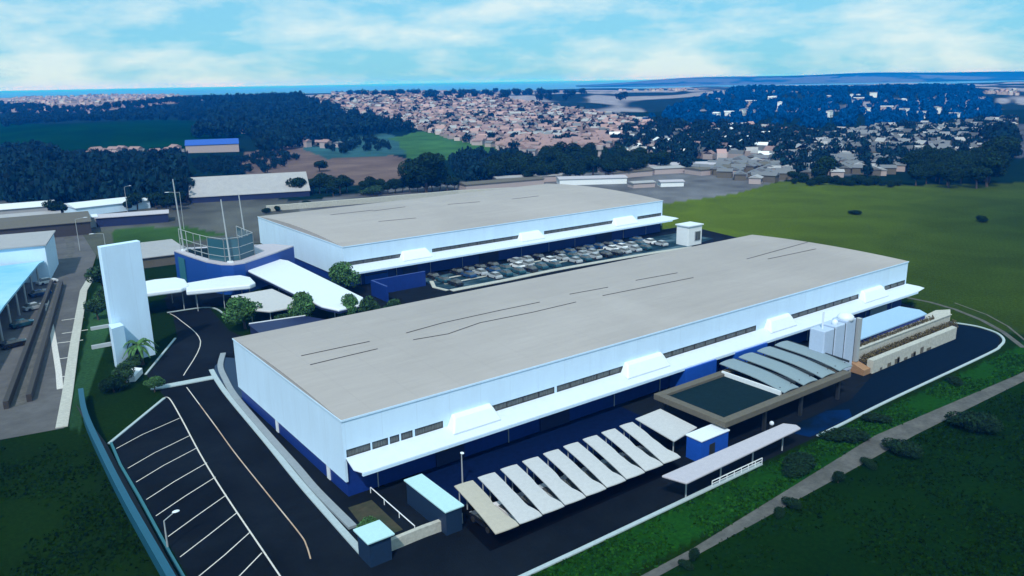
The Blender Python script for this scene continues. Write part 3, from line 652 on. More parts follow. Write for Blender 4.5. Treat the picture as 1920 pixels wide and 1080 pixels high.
# shed and terraces
t = thing('store_shed', 'long shed with light blue sloping roof beside the end of the big hall', 'shed', (126.5, 66.5, 0))
MB().use('blue').box(114.4, 138.2, 64.6, 69.2, 0, 3.6).build('wall', t)
MB().use('sheetblue').prism([(113.6, 64.2), (138.8, 64.6), (140, 66.5), (138.6, 69.6), (113.6, 69.6)], [3.62, 3.62, 3.72, 3.95, 3.95], [3.82, 3.82, 3.92, 4.15, 4.15]).build('roof', t)
t = thing('retaining_wall', 'upper pale concrete terrace wall below the light blue shed roof', 'wall', (130, 63.9, 0))
MB().use('concrete').prism([(113.0, 62.9), (144, 62.9), (147.5, 64.6), (145, 66), (113.0, 63.6)], 0, 3.0).build('wall', t)
MB().use('concrete').prism([(112.8, 62.75), (144.2, 62.75), (144.2, 63.2), (112.8, 63.2)], 3.005, 3.15).build('coping', t)
t = thing('retaining_wall', 'front pale concrete wall along the blue black road', 'wall', (126, 60.6, 0))
MB().use('concrete').prism([(113.3, 59.9), (140.2, 59.9), (140.6, 60.9), (113.3, 60.9)], 0, 2.15).build('wall', t)
b = MB().use('concrete_dark')
for k in range(9): b.box(115.5 + k * 1.7 + (k % 3) * .5, 116.1 + k * 1.7 + (k % 3) * .9, 59.84, 59.91, .1, .5 + (k % 4) * .2)
b.build('recess', t)
def leaves(rs, n, lobes, size, flat_=0.0):
    """n small leaf faces over the given lobes (cx,cy,cz,rx,ry,rz)"""
    L = np.array(lobes); wgt = (L[:, 3] * L[:, 4] * L[:, 5]) ** (2 / 3); idx = rs.choice(len(L), n, p=wgt / wgt.sum())
    d = rs.normal(size=(n, 3)); d /= np.linalg.norm(d, axis=1)[:, None]
    r = rs.uniform(.45, 1.0, n) ** .5
    c = L[idx, :3] + d * L[idx, 3:] * r[:, None]
    nn = d + rs.normal(size=(n, 3)) * .7; nn /= np.linalg.norm(nn, axis=1)[:, None]
    a = np.cross(nn, rs.normal(size=(n, 3))); a /= np.linalg.norm(a, axis=1)[:, None]; bb = np.cross(nn, a)
    s = size * rs.uniform(.6, 1.35, n)[:, None]
    v = np.stack([c - a * s - bb * s * .6, c + a * s * .9 - bb * s * .7, c + a * s + bb * s * .6, c - a * s * .7 + bb * s * .8], 1).reshape(-1, 3)
    return v, np.arange(4 * n).reshape(n, 4)
for (x0, x1, y0, y1, z, lb) in ((113.5, 143.5, 60.95, 62.6, 2.5, 'brown clipped hedge between the two concrete terrace walls'), (114.2, 139.5, 63.25, 64.1, 3.6, 'dry brown hedge strip along the eave of the light blue shed')):
    rs = np.random.RandomState(int(x0 * 7)); lob = [(x0 + (x1 - x0) * (k + .5) / 24, (y0 + y1) / 2, z * .55, (x1 - x0) / 40, (y1 - y0) / 2, z * .5) for k in range(24)]
    v, q = leaves(rs, 9000, lob, .10)
    o = bpy.data.objects.new('hedge', big_mesh('hedge', v - np.array([(x0 + x1) / 2, (y0 + y1) / 2, 0]), q, [M['hedge']])); o.location = ((x0 + x1) / 2, (y0 + y1) / 2, 0); C.objects.link(o); tag(o, lb, 'hedge')
# white box building at the far end of the car rows
x, y = G(1274, 461, 0)
t = thing('gate_lodge', 'small white boxy lodge with dark window at the far end of the parked cars', 'hut', (168.5, 147.2, 0))
MB().use('white_paint').box(165.8, 171.4, 143.2, 147.5, 0, 5.4).build('wall', t, bevel=.1)
MB().use('white_bright').box(165.5, 171.7, 142.9, 147.8, 5.405, 5.7).build('roof', t)
w = MB().use('metal').box(168.4, 170.8, 143.1, 143.22, 1.2, 3.9).build('window', t); MB().use('glass').box(168.6, 170.6, 143.04, 143.09, 1.4, 3.7).build('pane', w)
# ------------------------------------------------------------------ fence, lamps
t = thing('fence', 'long teal panel fence along the edge of the striped car park', 'fence', (12, 90, 0))
fpts = [(13.6, 127), (12.5, 116), (12.1, 100.3), (12.0, 87.8), (12.1, 76.4), (12.3, 60), (12.5, 40)]
b = MB().use('teal'); b.spath(fpts, .55, 0.0, 1.7); b.build('panel', t)
b = MB().use('teal'); b.spath(fpts, .7, 1.705, .1); b.build('capping', t)
b = MB().use('teal_pale'); b.path([(13.95, 107.6), (13.6, 100), (13.65, 90), (13.5, 76), (13.6, 50)], .3, 0.0, .3); struct(b.build('kerb'))
def lamp(label, x, y, h, arm, group=None):
    t = thing('street_lamp', label, 'street lamp', (x, y, 0), group=group)
    MB().use('metal').tube((x, y, 0), (x, y, h), .1, .06).build('pole', t)
    MB().use('metal').tube((x, y, h), (x + arm[0], y + arm[1], h + .3), .05).build('arm', t)
    MB().use('white_bright').blob((x + arm[0] * 1.2, y + arm[1] * 1.2, h + .3), (.16 + abs(arm[0]) * .2, .16 + abs(arm[1]) * .2, .1)).build('lamp_head', t)
    return t
lamp('small white headed lamp standing among the striped parking bays', 13.6, 77.5, 3.2, (1.1, .5))
lamp('lamp on grey pole in front of the blue wall near the aqua hut', 44.2, 70.3, 4.0, (-.3, -.6))
lamp('street lamp with pale head on the grey lot beyond the white pylon', *G(205, 512), 10, (-2.2, 0))
lamp('double height street lamp near the far corner of the light blue roof', *G(150, 470), 9, (2.2, 0))
lamp('tall street lamp on the road behind the blue office block', *G(345, 430), 12, (-3.0, 0.6))
lamp('street lamp standing before the white roofs on the left', *G(240, 402), 10, (1.6, 0))
lamp('thin street lamp in front of the dark wood on the left', *G(164, 378), 9, (-1.5, 0))
# ------------------------------------------------------------------ left works
t = thing('warehouse', 'pale cyan roofed warehouse with open loading bay at the left edge', 'warehouse', (10, 235, 0))
MB().use('white').prism([(-70, 232), (20.6, 216.5), (25, 236), (-64, 252)], 0, 8.6).build('wall', t)
MB().use('greyroof').prism([(-71, 231), (20.9, 216), (25.6, 236.6), (-66, 253)], 8.61, 8.9).build('roof', t)
MB().use('cyan_roof').prism([(-60, 218), (-60, 126), (0.4, 141), (8.6, 176), (18.6, 213.8), (20.0, 216.3)], [4.6, 4.6, 4.6, 4.6, 4.6, 4.6], [5.0] * 6).build('canopy_roof', t)
for k in range(9):
    s = k / 8; MB().use('metal').tube((0.2 + 17.6 * s, 141.5 + 71 * s, 0), (0.2 + 17.6 * s, 141.5 + 71 * s, 4.6), .2).build('post', t)
MB().use('navy').prism([(-12, 145), (-8, 143), (9, 212), (4, 213)], 0, 4.4).build('bay_wall', t)
for (p, q, lb) in (((4.2, 130), (20.3, 211), 'dark steel loading rail nearest the left warehouse'), ((7.2, 131), (22.0, 208.5), 'dark steel loading rail farther out from the left warehouse')):
    b = MB().use('brown'); b.path([p, q], .7, 0, 1.2); tag(b.build('loading_rail'), lb, 'rail')
flat('pavement', [(4.8, 130), (6.7, 130.5), (21.4, 208), (20.8, 210)], .04, 'gravel')
# ------------------------------------------------------------------ cars
def car_proto(colour, label, group):
    t = thing('parked_car', label, 'car', (0, 0, 0), group=group)
    b = MB().use('car_' + colour)
    lo = [(-2.15, .25), (2.15, .25), (2.2, .62), (2.05, .82), (1.1, .93), (-1.75, .95), (-2.12, .86), (-2.2, .55)]
    n = len(lo)
    v = [(p[0], -.86, p[1]) for p in lo] + [(p[0], .86, p[1]) for p in lo]
    b.add(v, [tuple(range(n)), tuple(range(n, 2 * n))[::-1]] + [(i, n + i, n + (i + 1) % n, (i + 1) % n) for i in range(n)])
    b.box(-1.15, .35, -.64, .64, 1.425, 1.47)
    b.build('body', t, local=True, bevel=.07)
    g = MB().use('glass'); bt = [(-1.8, .94), (1.05, .92), (.38, 1.43), (-1.2, 1.43)]
    v = [(p[0], -.8 + .13 * (k > 1), p[1]) for k, p in enumerate(bt)] + [(p[0], .8 - .13 * (k > 1), p[1]) for k, p in enumerate(bt)]
    g.add(v, [(0, 1, 2, 3), (7, 6, 5, 4), (0, 4, 5, 1), (1, 5, 6, 2), (2, 6, 7, 3), (3, 7, 4, 0)]); g.build('windows', t, local=True)
    for sx in (-1.35, 1.35):
        for sy in (-.82, .82): MB().use('tyre').tube((sx, sy - .1, .32), (sx, sy + .1, .32), .32, n=12).build('wheel', t, local=True)
    for sy in (-.6, .6): MB().use('white_bright').box(2.14, 2.2, sy - .16, sy + .16, .6, .74).build('headlight', t, local=True)
    return t
protos = {}
rs = random.Random(3)
def put_car(colour, x, y, rz, label, group):
    if (colour, group) not in protos:
        o = car_proto(colour, label, group); protos[(colour, group)] = o; o.location = (x, y, .035); o.rotation_euler = (0, 0, rz)
    else: dup(protos[(colour, group)], (x, y, .035), rz, label=label, group=group)
M['yard_teal'] = mat('blue_grey_yard_paving', (0.008, 0.03, 0.045), 0.85, col2=(0.10, 0.17, 0.21), scale=0.22, lo=.46, hi=.68, var=.3, spec=.05, stretch=(.35, 1, 1))
flat('pavement', [(88.8, 145.5), (165, 142.5), (180, 146), (178, 158.6), (90, 159.2)], .045, 'yard_teal')
for r, (Y, cols, lb) in enumerate(((148.6, ['black', 'black', 'silver', 'teal'], 'row nearest the big grey roof'), (153.2, ['teal', 'white', 'silver', 'blue'], 'second row from the big grey roof'), (157.6, ['blue', 'black', 'silver', 'black'], 'row nearest the second hall'))):
    for k in range(20):
        if rs.random() < .1: continue
        c = cols[rs.randrange(len(cols))]
        put_car(c, 93.5 + k * 3.55 + rs.uniform(-.3, .3) - r * .5, Y + rs.uniform(-.3, .3), math.pi / 2 + rs.uniform(-.04, .04), '%s car parked in the %s' % (c, lb), 'cars in the %s' % lb)
b = MB().use('concrete'); b.spath([(90, 145.0), (105, 144.8), (122, 145.2), (150, 143.5), (166, 141.5)], 1.7, 0.0, .16); b.path([(92, 155.4), (120, 155.5), (158, 155.4)], .7, 0.0, .15); b.path([(92, 151), (130, 150.9), (158, 150.8)], .6, 0.0, .15); b.path([(89.4, 145.6), (88.6, 150), (91, 155.2)], .9, 0.0, .17)
struct(b.build('kerb'))
for i in range(9):
    c = ['black', 'white', 'black', 'silver', 'black', 'black', 'teal', 'black', 'black'][i]
    put_car(c, x0c + i * 2.96 + 2.35, 61.4, math.pi / 2, '%s car half hidden under the pale shade canopies' % c, 'cars under the shade canopies')
for i, (px, py, c) in enumerate(((30, 592, 'teal'), (52, 560, 'silver'), (62, 535, 'blue'), (75, 512, 'white'), (14, 630, 'black'))):
    x, y = G(px + 14, py + 20); put_car(c, x, y, .3, '%s car parked beside the loading rail of the left warehouse' % c, 'cars at the left loading bay')
# ------------------------------------------------------------------ farther buildings
def shed(name, label, cat, x0, y0, L_, W_, h, rz, wall, roof, gable=1.2, group=None, wins=0):
    t = thing(name, label, cat, (x0, y0, float(th(x0, y0))), rz, group)
    MB().use(wall).box(-L_ / 2, L_ / 2, -W_ / 2, W_ / 2, -1, h).build('wall', t, local=True)
    b = MB().use(roof); o = .4
    prof = [(-W_ / 2 - o, h - .02), (W_ / 2 + o, h - .02), (W_ / 2 + o, h + .18), (0, h + gable + .15), (-W_ / 2 - o, h + .18)]
    b.extrude_x(prof, -L_ / 2 - o, L_ / 2 + o); b.build('roof', t, local=True)
    for k in range(wins):
        xx = -L_ / 2 + L_ * (k + .5) / wins
        w = MB().use('metal').box(xx - .8, xx + .8, -W_ / 2 - .06, -W_ / 2 + .02, h * .35, h * .7).build('window', t, local=True)
        MB().use('glass').box(xx - .7, xx + .7, -W_ / 2 - .09, -W_ / 2 - .061, h * .37, h * .68).build('pane', w, local=True)
    return t
def at(px, py, z=0): return G(px, py, z)
x, y = at(452, 376); shed('factory_shed', 'long plain grey roofed shed with dark base beyond the blue office', 'shed', x + 8, y + 12, 46, 26, 2.2, -.30, 'navy', 'greyroof', 6.5)
x, y = at(320, 378); shed('factory_shed', 'pale flat roofed block adjoining the long plain grey shed', 'shed', x, y + 6, 16, 12, 5, -.3, 'plaster', 'greyroof', .6, wins=5)
x, y = at(320, 350); shed('factory_shed', 'small grey block with dark openings behind the pale flat block', 'shed', x, y + 6, 14, 9, 4, -.3, 'plaster', 'greyroof', .6, wins=3)
x, y = at(195, 398); shed('factory_shed', 'white roofed shed angled beside the dark round tree', 'shed', x + 2, y + 5, 26, 16, 3.0, .15, 'white', 'white_bright', 1.0)
x, y = at(225, 378); shed('factory_shed', 'narrow white roofed shed in front of the dark left wood', 'shed', x + 2, y + 6, 22, 9, 3.0, .25, 'white', 'white_bright', 1.0)
x, y = at(30, 405); shed('factory_shed', 'wide silver roofed shed at the far left edge', 'shed', x - 4, y + 4, 34, 16, 3.2, -.1, 'greyroof', 'white_paint', .8)
x, y = at(20, 412); shed('factory_shed', 'low pale shed in front of the wide silver shed', 'shed', x - 6, y - 12, 40, 8, 3.0, -.1, 'greyroof', 'greyroof', .6)
x, y = at(45, 432); shed('factory_shed', 'dark grey flat roofed hall behind the cyan roofed warehouse', 'shed', x - 8, y - 8, 52, 24, 4.0, -.12, 'brown', 'concrete_dark', .5)
x, y = at(150, 428); shed('gate_canopy', 'small white flat roofed canopy on the road by the street lamps', 'canopy', x, y + 2, 11, 6, 3.4, -.1, 'metal', 'white_bright', .3)
x, y = at(255, 420); shed('factory_shed', 'long lilac grey roof low shed beyond the green verge', 'shed', x, y + 3, 22, 8, 3.0, -.25, 'navy', 'lilac', .6)
x, y = at(292, 505); shed('store_shed', 'low grey flat roofed store between the pylon and blue office', 'shed', x + 2, y + 14, 15, 22, 2.6, -.05, 'concrete_dark', 'greyroof', .2)
x, y = at(410, 288); shed('sports_hall', 'distant hall with bright blue roof among dark trees', 'hall', x, y + 12, 34, 22, 5, -.3, 'plaster', 'blue_bright', 3.0)
x, y = at(90, 300); 
for i, (px, py, L_, W_, lb) in enumerate(((1290, 318, 46, 14, 'long white industrial block in front of the wooded slope'), (1258, 325, 16, 10, 'short white block with sloping roof at the edge of the wood'), (1385, 322, 50, 12, 'low white shed at the far side of the grey yard'),
      (1030, 320, 16, 8, 'small white flat roof between the dark trees'), (1005, 342, 34, 8, 'white low wall like shed before the dark trees'), (1190, 332, 22, 8, 'pale roofed shed in the grey yard'), (1270, 350, 10, 6, 'tiny white hut in the grey yard near the meadow'),
      (1215, 352, 10, 6, 'tiny white hut in the grey yard behind the second hall'), (950, 352, 38, 9, 'flat grey shed close behind the second hall roof'), (1120, 345, 30, 10, 'grey shed with white edge behind the second hall'))):
    x, y = at(px, py); shed('industrial_shed', lb, 'shed', x, y + 4, L_, W_, 2.6 if L_ > 12 else 2.0, -.35 + .2 * (i % 3 - 1), 'plaster' if i % 3 else 'white_paint', ('lilac', 'greyroof', 'concrete_dark')[i % 3], .5)
t = thing('water_tower', 'thin pale tower rising in front of the dark central wood', 'tower', (*at(1124, 322), 0)); x, y = at(1124, 322)
MB().use('plaster').tube((x, y, 0), (x, y, 11), 1.1, .9, n=10).build('shaft', t); MB().use('plaster').tube((x, y, 11), (x, y, 13), 1.7, 1.7, n=12).build('tank', t)
# low street behind the second hall
b = MB().use('concrete'); pts = [at(500, 396), at(700, 380), at(860, 366), at(1050, 356)]; b.path(pts, 1.2, 0, 2.0); tag(b.build('boundary_wall'), 'long low pale wall behind the second hall roof', 'wall')
# ------------------------------------------------------------------ houses
def scatter(poly, n, seed, dmin=250, dmax=3200, gap=0):
    rs_ = np.random.RandomState(seed); P = np.array(poly); out = []
    c0, c1 = P[:, 0].min(), P[:, 0].max(); py0, py1 = P[:, 1].min(), P[:, 1].max()
    cells = set(); tries = 0
    while len(out) < n and tries < 60:
        tries += 1; k = 4000
        c = rs_.uniform(c0, c1, k); d = np.sqrt(rs_.uniform(dmin ** 2, dmax ** 2, k))
        x = FW[0] * d + RT[0] * d * (c - CX) / KH; y = FW[1] * d + RT[1] * d * (c - CX) / KH
        z = th(x, y); px, py = proj(x, y, z); ok = pip(px, py, poly)
        for a, b_, zz in zip(x[ok], y[ok], z[ok]):
            if gap:
                key = (int(a // gap), int(b_ // gap))
                if key in cells: continue
                cells.add(key)
            out.append((a, b_, zz))
            if len(out) >= n: break
    return out
def house_mesh(name, L_, W_, h, rr, wall, roof):
    b = MB().use(wall).box(-L_ / 2, L_ / 2, -W_ / 2, W_ / 2, -1.5, h)
    b.use(roof).extrude_x([(-W_ / 2 - .4, h - .05), (W_ / 2 + .4, h - .05), (0, h + rr)], -L_ / 2 - .4, L_ / 2 + .4)
    b.use('darkmetal').box(-L_ * .3, -L_ * .1, -W_ / 2 - .05, -W_ / 2 + .01, .8, 2.2).box(L_ * .15, L_ * .35, -W_ / 2 - .05, -W_ / 2 + .01, .8, 2.2)
    return b.mesh(name)
HG = []
HW = [house_mesh('house', 6, 5, 7.5, .8, 'white_paint', 'white_paint'), house_mesh('house', 12, 4, 7.0, .5, 'plaster', 'white_paint'), house_mesh('house', 9, 4, 6.5, .5, 'white_paint', 'greyroof')]
HM = [house_mesh('house', 6, 5, 2.8, 1.5, 'plaster', 'pinkroof'), house_mesh('house', 7, 5, 4.2, 1.5, 'plaster', 'pinkroof'), house_mesh('house', 5.4, 5, 3, 1.0, 'plaster', 'slate'), house_mesh('house', 7, 5.4, 3.4, 1.5, 'plaster', 'pinkroof')]
HG = [house_mesh('house', 6, 5, 2.8, 1.3, 'concrete_dark', 'slate'), house_mesh('house', 7, 5, 3.0, 1.1, 'plaster', 'slate'), house_mesh('house', 5.5, 5, 2.6, 1.0, 'plaster', 'greyroof'), house_mesh('house', 6.5, 5.5, 3, 1.2, 'concrete_dark', 'slate')]
def house_stuff(name, pts, seed, mix=(1, 1, 1, 1, 4, 2), wl='plaster'):
    rs_ = np.random.RandomState(seed); V = []; Q = []; MI = []; n0 = 0
    base_ = np.array([(-1, -1, 0), (1, -1, 0), (1, 1, 0), (-1, 1, 0), (-1, -1, 1), (1, -1, 1), (1, 1, 1), (-1, 1, 1), (-1, 0, 1.5), (1, 0, 1.5)], float)
    qs = np.array([(0, 1, 5, 4), (1, 2, 6, 5), (2, 3, 7, 6), (3, 0, 4, 7), (4, 5, 9, 8), (6, 7, 8, 9), (5, 6, 9, 9), (7, 4, 8, 8)])
    qs = qs[:6]
    for (x, y, z) in pts:
        L_, W_, h = rs_.uniform(2.6, 4.6), rs_.uniform(2.2, 3.4), rs_.uniform(2.4, 4.6); a = rs_.uniform(0, 6.28)
        v = base_ * (L_, W_, h); v = np.stack([v[:, 0] * math.cos(a) - v[:, 1] * math.sin(a), v[:, 0] * math.sin(a) + v[:, 1] * math.cos(a), v[:, 2]], 1) + (x, y, z - .5)
        V.append(v); Q.append(qs + n0); n0 += 10; r = rs_.choice(mix); MI += [0 if rs_.rand() < 2 else 0] * 4 + [r] * 2
    o = bpy.data.objects.new(name, big_mesh(name, np.concatenate(V), np.concatenate(Q), [M[wl], M['pinkroof'], M['greyroof'], M['white_paint'], M['slate']], MI))
    C.objects.link(o); o['kind'] = 'stuff'; return o
rsH = random.Random(5); nh = [0]
def put_houses(pts, label, group, cat='house', HM=HM):
    for (x, y, z) in pts:
        me = HM[rsH.randrange(len(HM))]; o = bpy.data.objects.new('house', me); o.location = (x, y, z); o.rotation_euler = (0, 0, rsH.choice([0, 1.57]) + rsH.uniform(-.3, .3) + .5)
        C.objects.link(o); tag(o, label, cat, group); nh[0] += 1
town = scatter(TOWN, 5200, 11, 480, 2400, 6.5); town.sort(key=lambda p: math.hypot(p[0], p[1]))
put_houses(town[:170], 'small pinkish house on the near slope of the crowded hillside town', 'houses on the near slope of the town')
o = tag(house_stuff('distant_town', town[170:], 1), 'mass of pinkish roofs covering the hillside behind the dark wood', 'town')
sub = scatter(SUBURB, 520, 12, 330, 1300, 8) + scatter([(1300, 322), (1440, 296), (1500, 335), (1420, 345)], 50, 42, 260, 520, 8); sub.sort(key=lambda p: math.hypot(p[0], p[1]))
put_houses(sub[:120], 'grey house among dark trees beyond the bright green meadow', 'houses beyond the meadow', HM=HG)
tag(house_stuff('distant_suburb', sub[120:], 2, (4, 4, 4, 2), 'concrete_dark'), 'scattered grey houses under the blue wooded hill', 'town')
tl = scatter(TOWN_L, 1000, 13, 900, 3600, 10)
fb = scatter([(600, 165), (1040, 175), (1310, 168), (1320, 205), (1200, 208), (1000, 200), (640, 185)], 700, 14, 1700, 4200, 12)
fr = scatter([(1800, 178), (1919, 172), (1919, 212), (1850, 215)], 350, 15, 1200, 4000, 12)
mixp = scatter([(1150, 245), (1420, 240), (1560, 262), (1480, 300), (1250, 300), (1150, 285)], 260, 43, 420, 1000, 8)
tag(house_stuff('distant_suburb', mixp, 6, (4, 4, 2, 1, 3), 'plaster'), 'scattered pinkish grey houses between the dark central wood and the blue hill', 'town')
tag(house_stuff('distant_town', tl, 3), 'pale town spread along the horizon above the left woods', 'town')
tag(house_stuff('distant_town', fb, 4), 'far pale town bands under the central horizon', 'town')
tag(house_stuff('distant_town', fr, 5), 'far pale town beside the right end of the blue hill', 'town')
cl = scatter([(100, 288), (330, 283), (335, 296), (190, 303)], 14, 16, 350, 700, 12)
put_houses(cl, 'small pale house in the clearing above the dark left wood', 'houses in the left clearing')
bl = scatter([(430, 236), (500, 232), (500, 250), (440, 252)], 16, 17, 500, 1200, 10) + scatter([(500, 265), (630, 262), (640, 278), (510, 280)], 12, 18, 400, 900, 10)
put_houses(bl, 'pale house half hidden in the dark middle wood', 'houses in the middle wood')
hs = scatter([(1330, 190), (1800, 175), (1860, 225), (1340, 235)], 60, 19, 700, 1700, 18)
put_houses(hs[:26], 'white house showing on the blue wooded hill', 'houses on the blue hill', HM=HW)
# ------------------------------------------------------------------ trees
def tree_proto(seed, h, r, n, size, leaf, name='tree', squat=False):
    rs_ = np.random.RandomState(seed); t = bpy.data.objects.new(name, None); C.objects.link(t)
    tr = MB().use('bark'); th_ = h * (.45 if not squat else .3)
    tr.tube((0, 0, -.3), (.1 * r, 0, th_), .06 * r + .05, .04 * r + .03, n=7)
    lobes = []
    for k in range(8 if not squat else 6):
        a = rs_.uniform(0, 6.28); q = rs_.uniform(.1, .62) * r; z = h * rs_.uniform(.42, .86) if not squat else h * rs_.uniform(.35, .7)
        e = (q * math.cos(a), q * math.sin(a), z); rr = r * rs_.uniform(.32, .58)
        tr.tube((.1 * r, 0, th_ * rs_.uniform(.6, .98)), e, .03 * r + .02, .012 * r + .01, n=5)
        lobes.append((*e, rr, rr, min(rr * .85, (h - z) * 1.0 + .1)))
    lobes.append((0, 0, h * .6, r * .6, r * .6, h * .3))
    tr.build('trunk', t, local=True)
    v, q = leaves(rs_, n, lobes, size)
    v[:, 2] = np.maximum(v[:, 2], .08 * h)
    o = bpy.data.objects.new('crown', big_mesh('crown', v, q, [M[leaf]])); C.objects.link(o); o.parent = t
    return t
PT = {'big': tree_proto(1, 15, 10, 6500, .36, 'leaf_dark', 'large_tree'), 'mid': tree_proto(2, 9, 5, 2400, .3, 'leaf_dark'), 'mid2': tree_proto(3, 9, 4.6, 2400, .3, 'leaf_dark'),
      'bush': tree_proto(4, 2.6, 2.0, 2600, .085, 'leaf', 'shrub', True), 'court': tree_proto(5, 6.0, 3.3, 4200, .15, 'leaf_light', 'courtyard_tree'), 'court2': tree_proto(6, 5.0, 2.6, 3400, .13, 'leaf', 'courtyard_tree'),
      'dbush': tree_proto(7, 2.6, 2.2, 3600, .085, 'leaf_dark', 'shrub', True)}
used = set()
def plant(kind, x, y, s, label, cat='tree', group=None, rz=None, z=None):
    p = PT[kind]; z = float(th(x, y)) if z is None else z; s3 = s if hasattr(s, '__len__') else (s, s, s)
    if kind == 'dbush' and y < 60: s3 = (s3[0], s3[1], s3[2] * .75)
    rz = random.uniform(0, 6.28) if rz is None else rz
    if kind not in used:
        used.add(kind); p.location = (x, y, z); p.rotation_euler = (0, 0, rz); p.scale = s3; tag(p, label, cat, group); return p
    o = dup(p, (x, y, z), rz, s3); tag(o, label, cat)
    if group: o['group'] = group
    elif 'group' in o: del o['group']
    return o
plant('court', 44.6, 146.5, (1.2, 1.2, 1.05), 'bushy green tree between the upper road and the cream roof slab')
plant('court', 54.0, 139.8, (.95, .95, 1.15), 'bright green tree in front of the cream roof slab')
plant('court', 69.5, 157.5, 1.25, 'largest courtyard tree at the near corner of the second hall')
plant('court', 60.0, 132.6, (.8, .8, 1.15), 'small tree at the near end of the broad roof slab')
plant('court2', 63.2, 131.5, (.9, .9, 1.25), 'low leafy shrub touching the navy shed by the broad roof slab', 'shrub')
plant('court2', 49.8, 139.9, .7, 'dark leafy shrub at the foot of the cream roof slab', 'shrub')
plant('court2', 67.8, 130.5, (.9, .9, 1.0), 'shrub between the broad roof slab and the navy boundary wall', 'shrub')
plant('court2', *G(195, 545), (1.3, 1.3, 1.2), 'green tree behind the left side of the white pylon')
plant('court2', *G(205, 580), 1.0, 'second green tree behind the white pylon base')
plant('court2', *G(185, 600), .9, 'dark leafy bush left of the white pylon by the grey lot', 'shrub')
px_, py_ = 24.3, 137.6
t = thing('palm', 'spiky palm with dark trunk growing against the front of the white pylon', 'palm', (px_, py_, 0))
MB().use('bark').tube((px_, py_, 0), (px_ - .3, py_, 3.6), .34, .24).build('trunk', t)
rsP = np.random.RandomState(77); b = MB().use('leaf_light'); b2 = b
for k in range(22):
    a = k * 2.4 + rsP.uniform(-.2, .2); Ln = rsP.uniform(2.2, 3.4); up = rsP.uniform(.1, 1.5); prev = None
    for q in range(7):
        u = q / 6; d = Ln * u; z = 3.5 + up * math.sin(u * 2.2) * 1.1 - 1.9 * u * u; wv = .34 * math.sin(math.pi * min(1, u * .85 + .12))
        c = (px_ - .3 + d * math.cos(a), py_ + d * math.sin(a), z); n_ = (-math.sin(a) * wv, math.cos(a) * wv)
        cur = ((c[0] + n_[0], c[1] + n_[1], z - .12), c, (c[0] - n_[0], c[1] - n_[1], z - .12))
        if prev: b.face([prev[0], prev[1], cur[1], cur[0]]); b.face([prev[1], prev[2], cur[2], cur[1]])
        prev = cur
b.build('crown', t)
plant('court2', 22.6, 135.8, (.6, .6, .5), 'low ragged bush beside the spiky palm at the white pylon', 'shrub')
plant('court2', *G(235, 720), .7, 'low bush between the pylon footing and the teal fence', 'shrub')
plant('dbush', *G(215, 735), 1.0, 'dark rounded shrub on the grass near the teal fence end', 'shrub')
plant('court', *G(290, 735), (.5, .5, .4), 'yellowish bush at the end of the pale kerb island', 'shrub')
plant('court', 30.6, 66.4, (.45, .45, .38), 'small yellowish shrub behind the corner kiosk', 'shrub')
plant('bush', *G(700, 365), (3.2, 3.2, 1.5), 'broad clump at the near end of the dark hedge belt', 'shrub')
plant('big', 130.0, 322.0, (.95, .95, .95), 'large round dark tree rising above the hedge belt behind the second hall')
x, y = at(800, 361); PT['big'].location = (x, y, 0); PT['big'].scale = (1.08, 1.08, 1.12)
rsT = random.Random(9)
for k in range(13):
    px = 685 + k * 14; x, y = at(px, 366 + rsT.uniform(-3, 0) - k * .6); plant(('mid', 'mid2')[k % 2], x, y, rsT.uniform(.6, .85), 'dark tree in the hedge belt behind the second hall roof', 'tree', 'trees of the hedge belt behind the second hall')
for k in range(8):
    x, y = at(560 + k * 13, 368 + rsT.uniform(-8, 2)); plant(('mid', 'mid2')[k % 2], x, y, rsT.uniform(.7, 1.0), 'green tree in the group beside the long plain grey shed', 'tree', 'trees beside the plain grey shed')
x, y = at(600, 322); plant('mid', x, y, (1.1, 1.1, .7), 'lone rounded tree in the brown field')
x, y = at(110, 412); plant('mid2', x, y, (1.05, 1.05, .8), 'dark round tree between the white roofed sheds on the left')
for k in range(12):
    x, y = at(240 + k * 9, 396 + rsT.uniform(-10, 2)); plant(('mid', 'mid2')[k % 2], x, y, rsT.uniform(.45, .8), 'dark tree in the clump beside the white roofed sheds', 'tree', 'trees beside the white roofed sheds')
for (px, py, s, lb) in ((1485, 340, .55, 'lone dark shrub at the near corner of the meadow edge'), (1548, 340, 1.35, 'tallest dark tree in the shrub line along the meadow'), (1530, 345, .9, 'dark bush beside the tallest tree on the meadow edge')):
    x, y = at(px, py); plant('mid', x, y, s, lb)
for k in range(14):
    x, y = at(1490 + k * 15, 344 + rsT.uniform(-5, 4) + k * .4); plant('dbush', x, y, rsT.uniform(.9, 1.7), 'green shrub in the line along the far edge of the meadow', 'shrub', 'shrubs along the far edge of the meadow')
for (px, py, s, lb) in ((1603, 402, (1.1, 1.1, .6), 'low dark shrub alone in the middle of the meadow'), (1840, 416, (1.05, 1.05, .8), 'dark shrub alone at the right side of the meadow')):
    x, y = at(px, py); plant('dbush', x, y, s, lb, 'shrub')
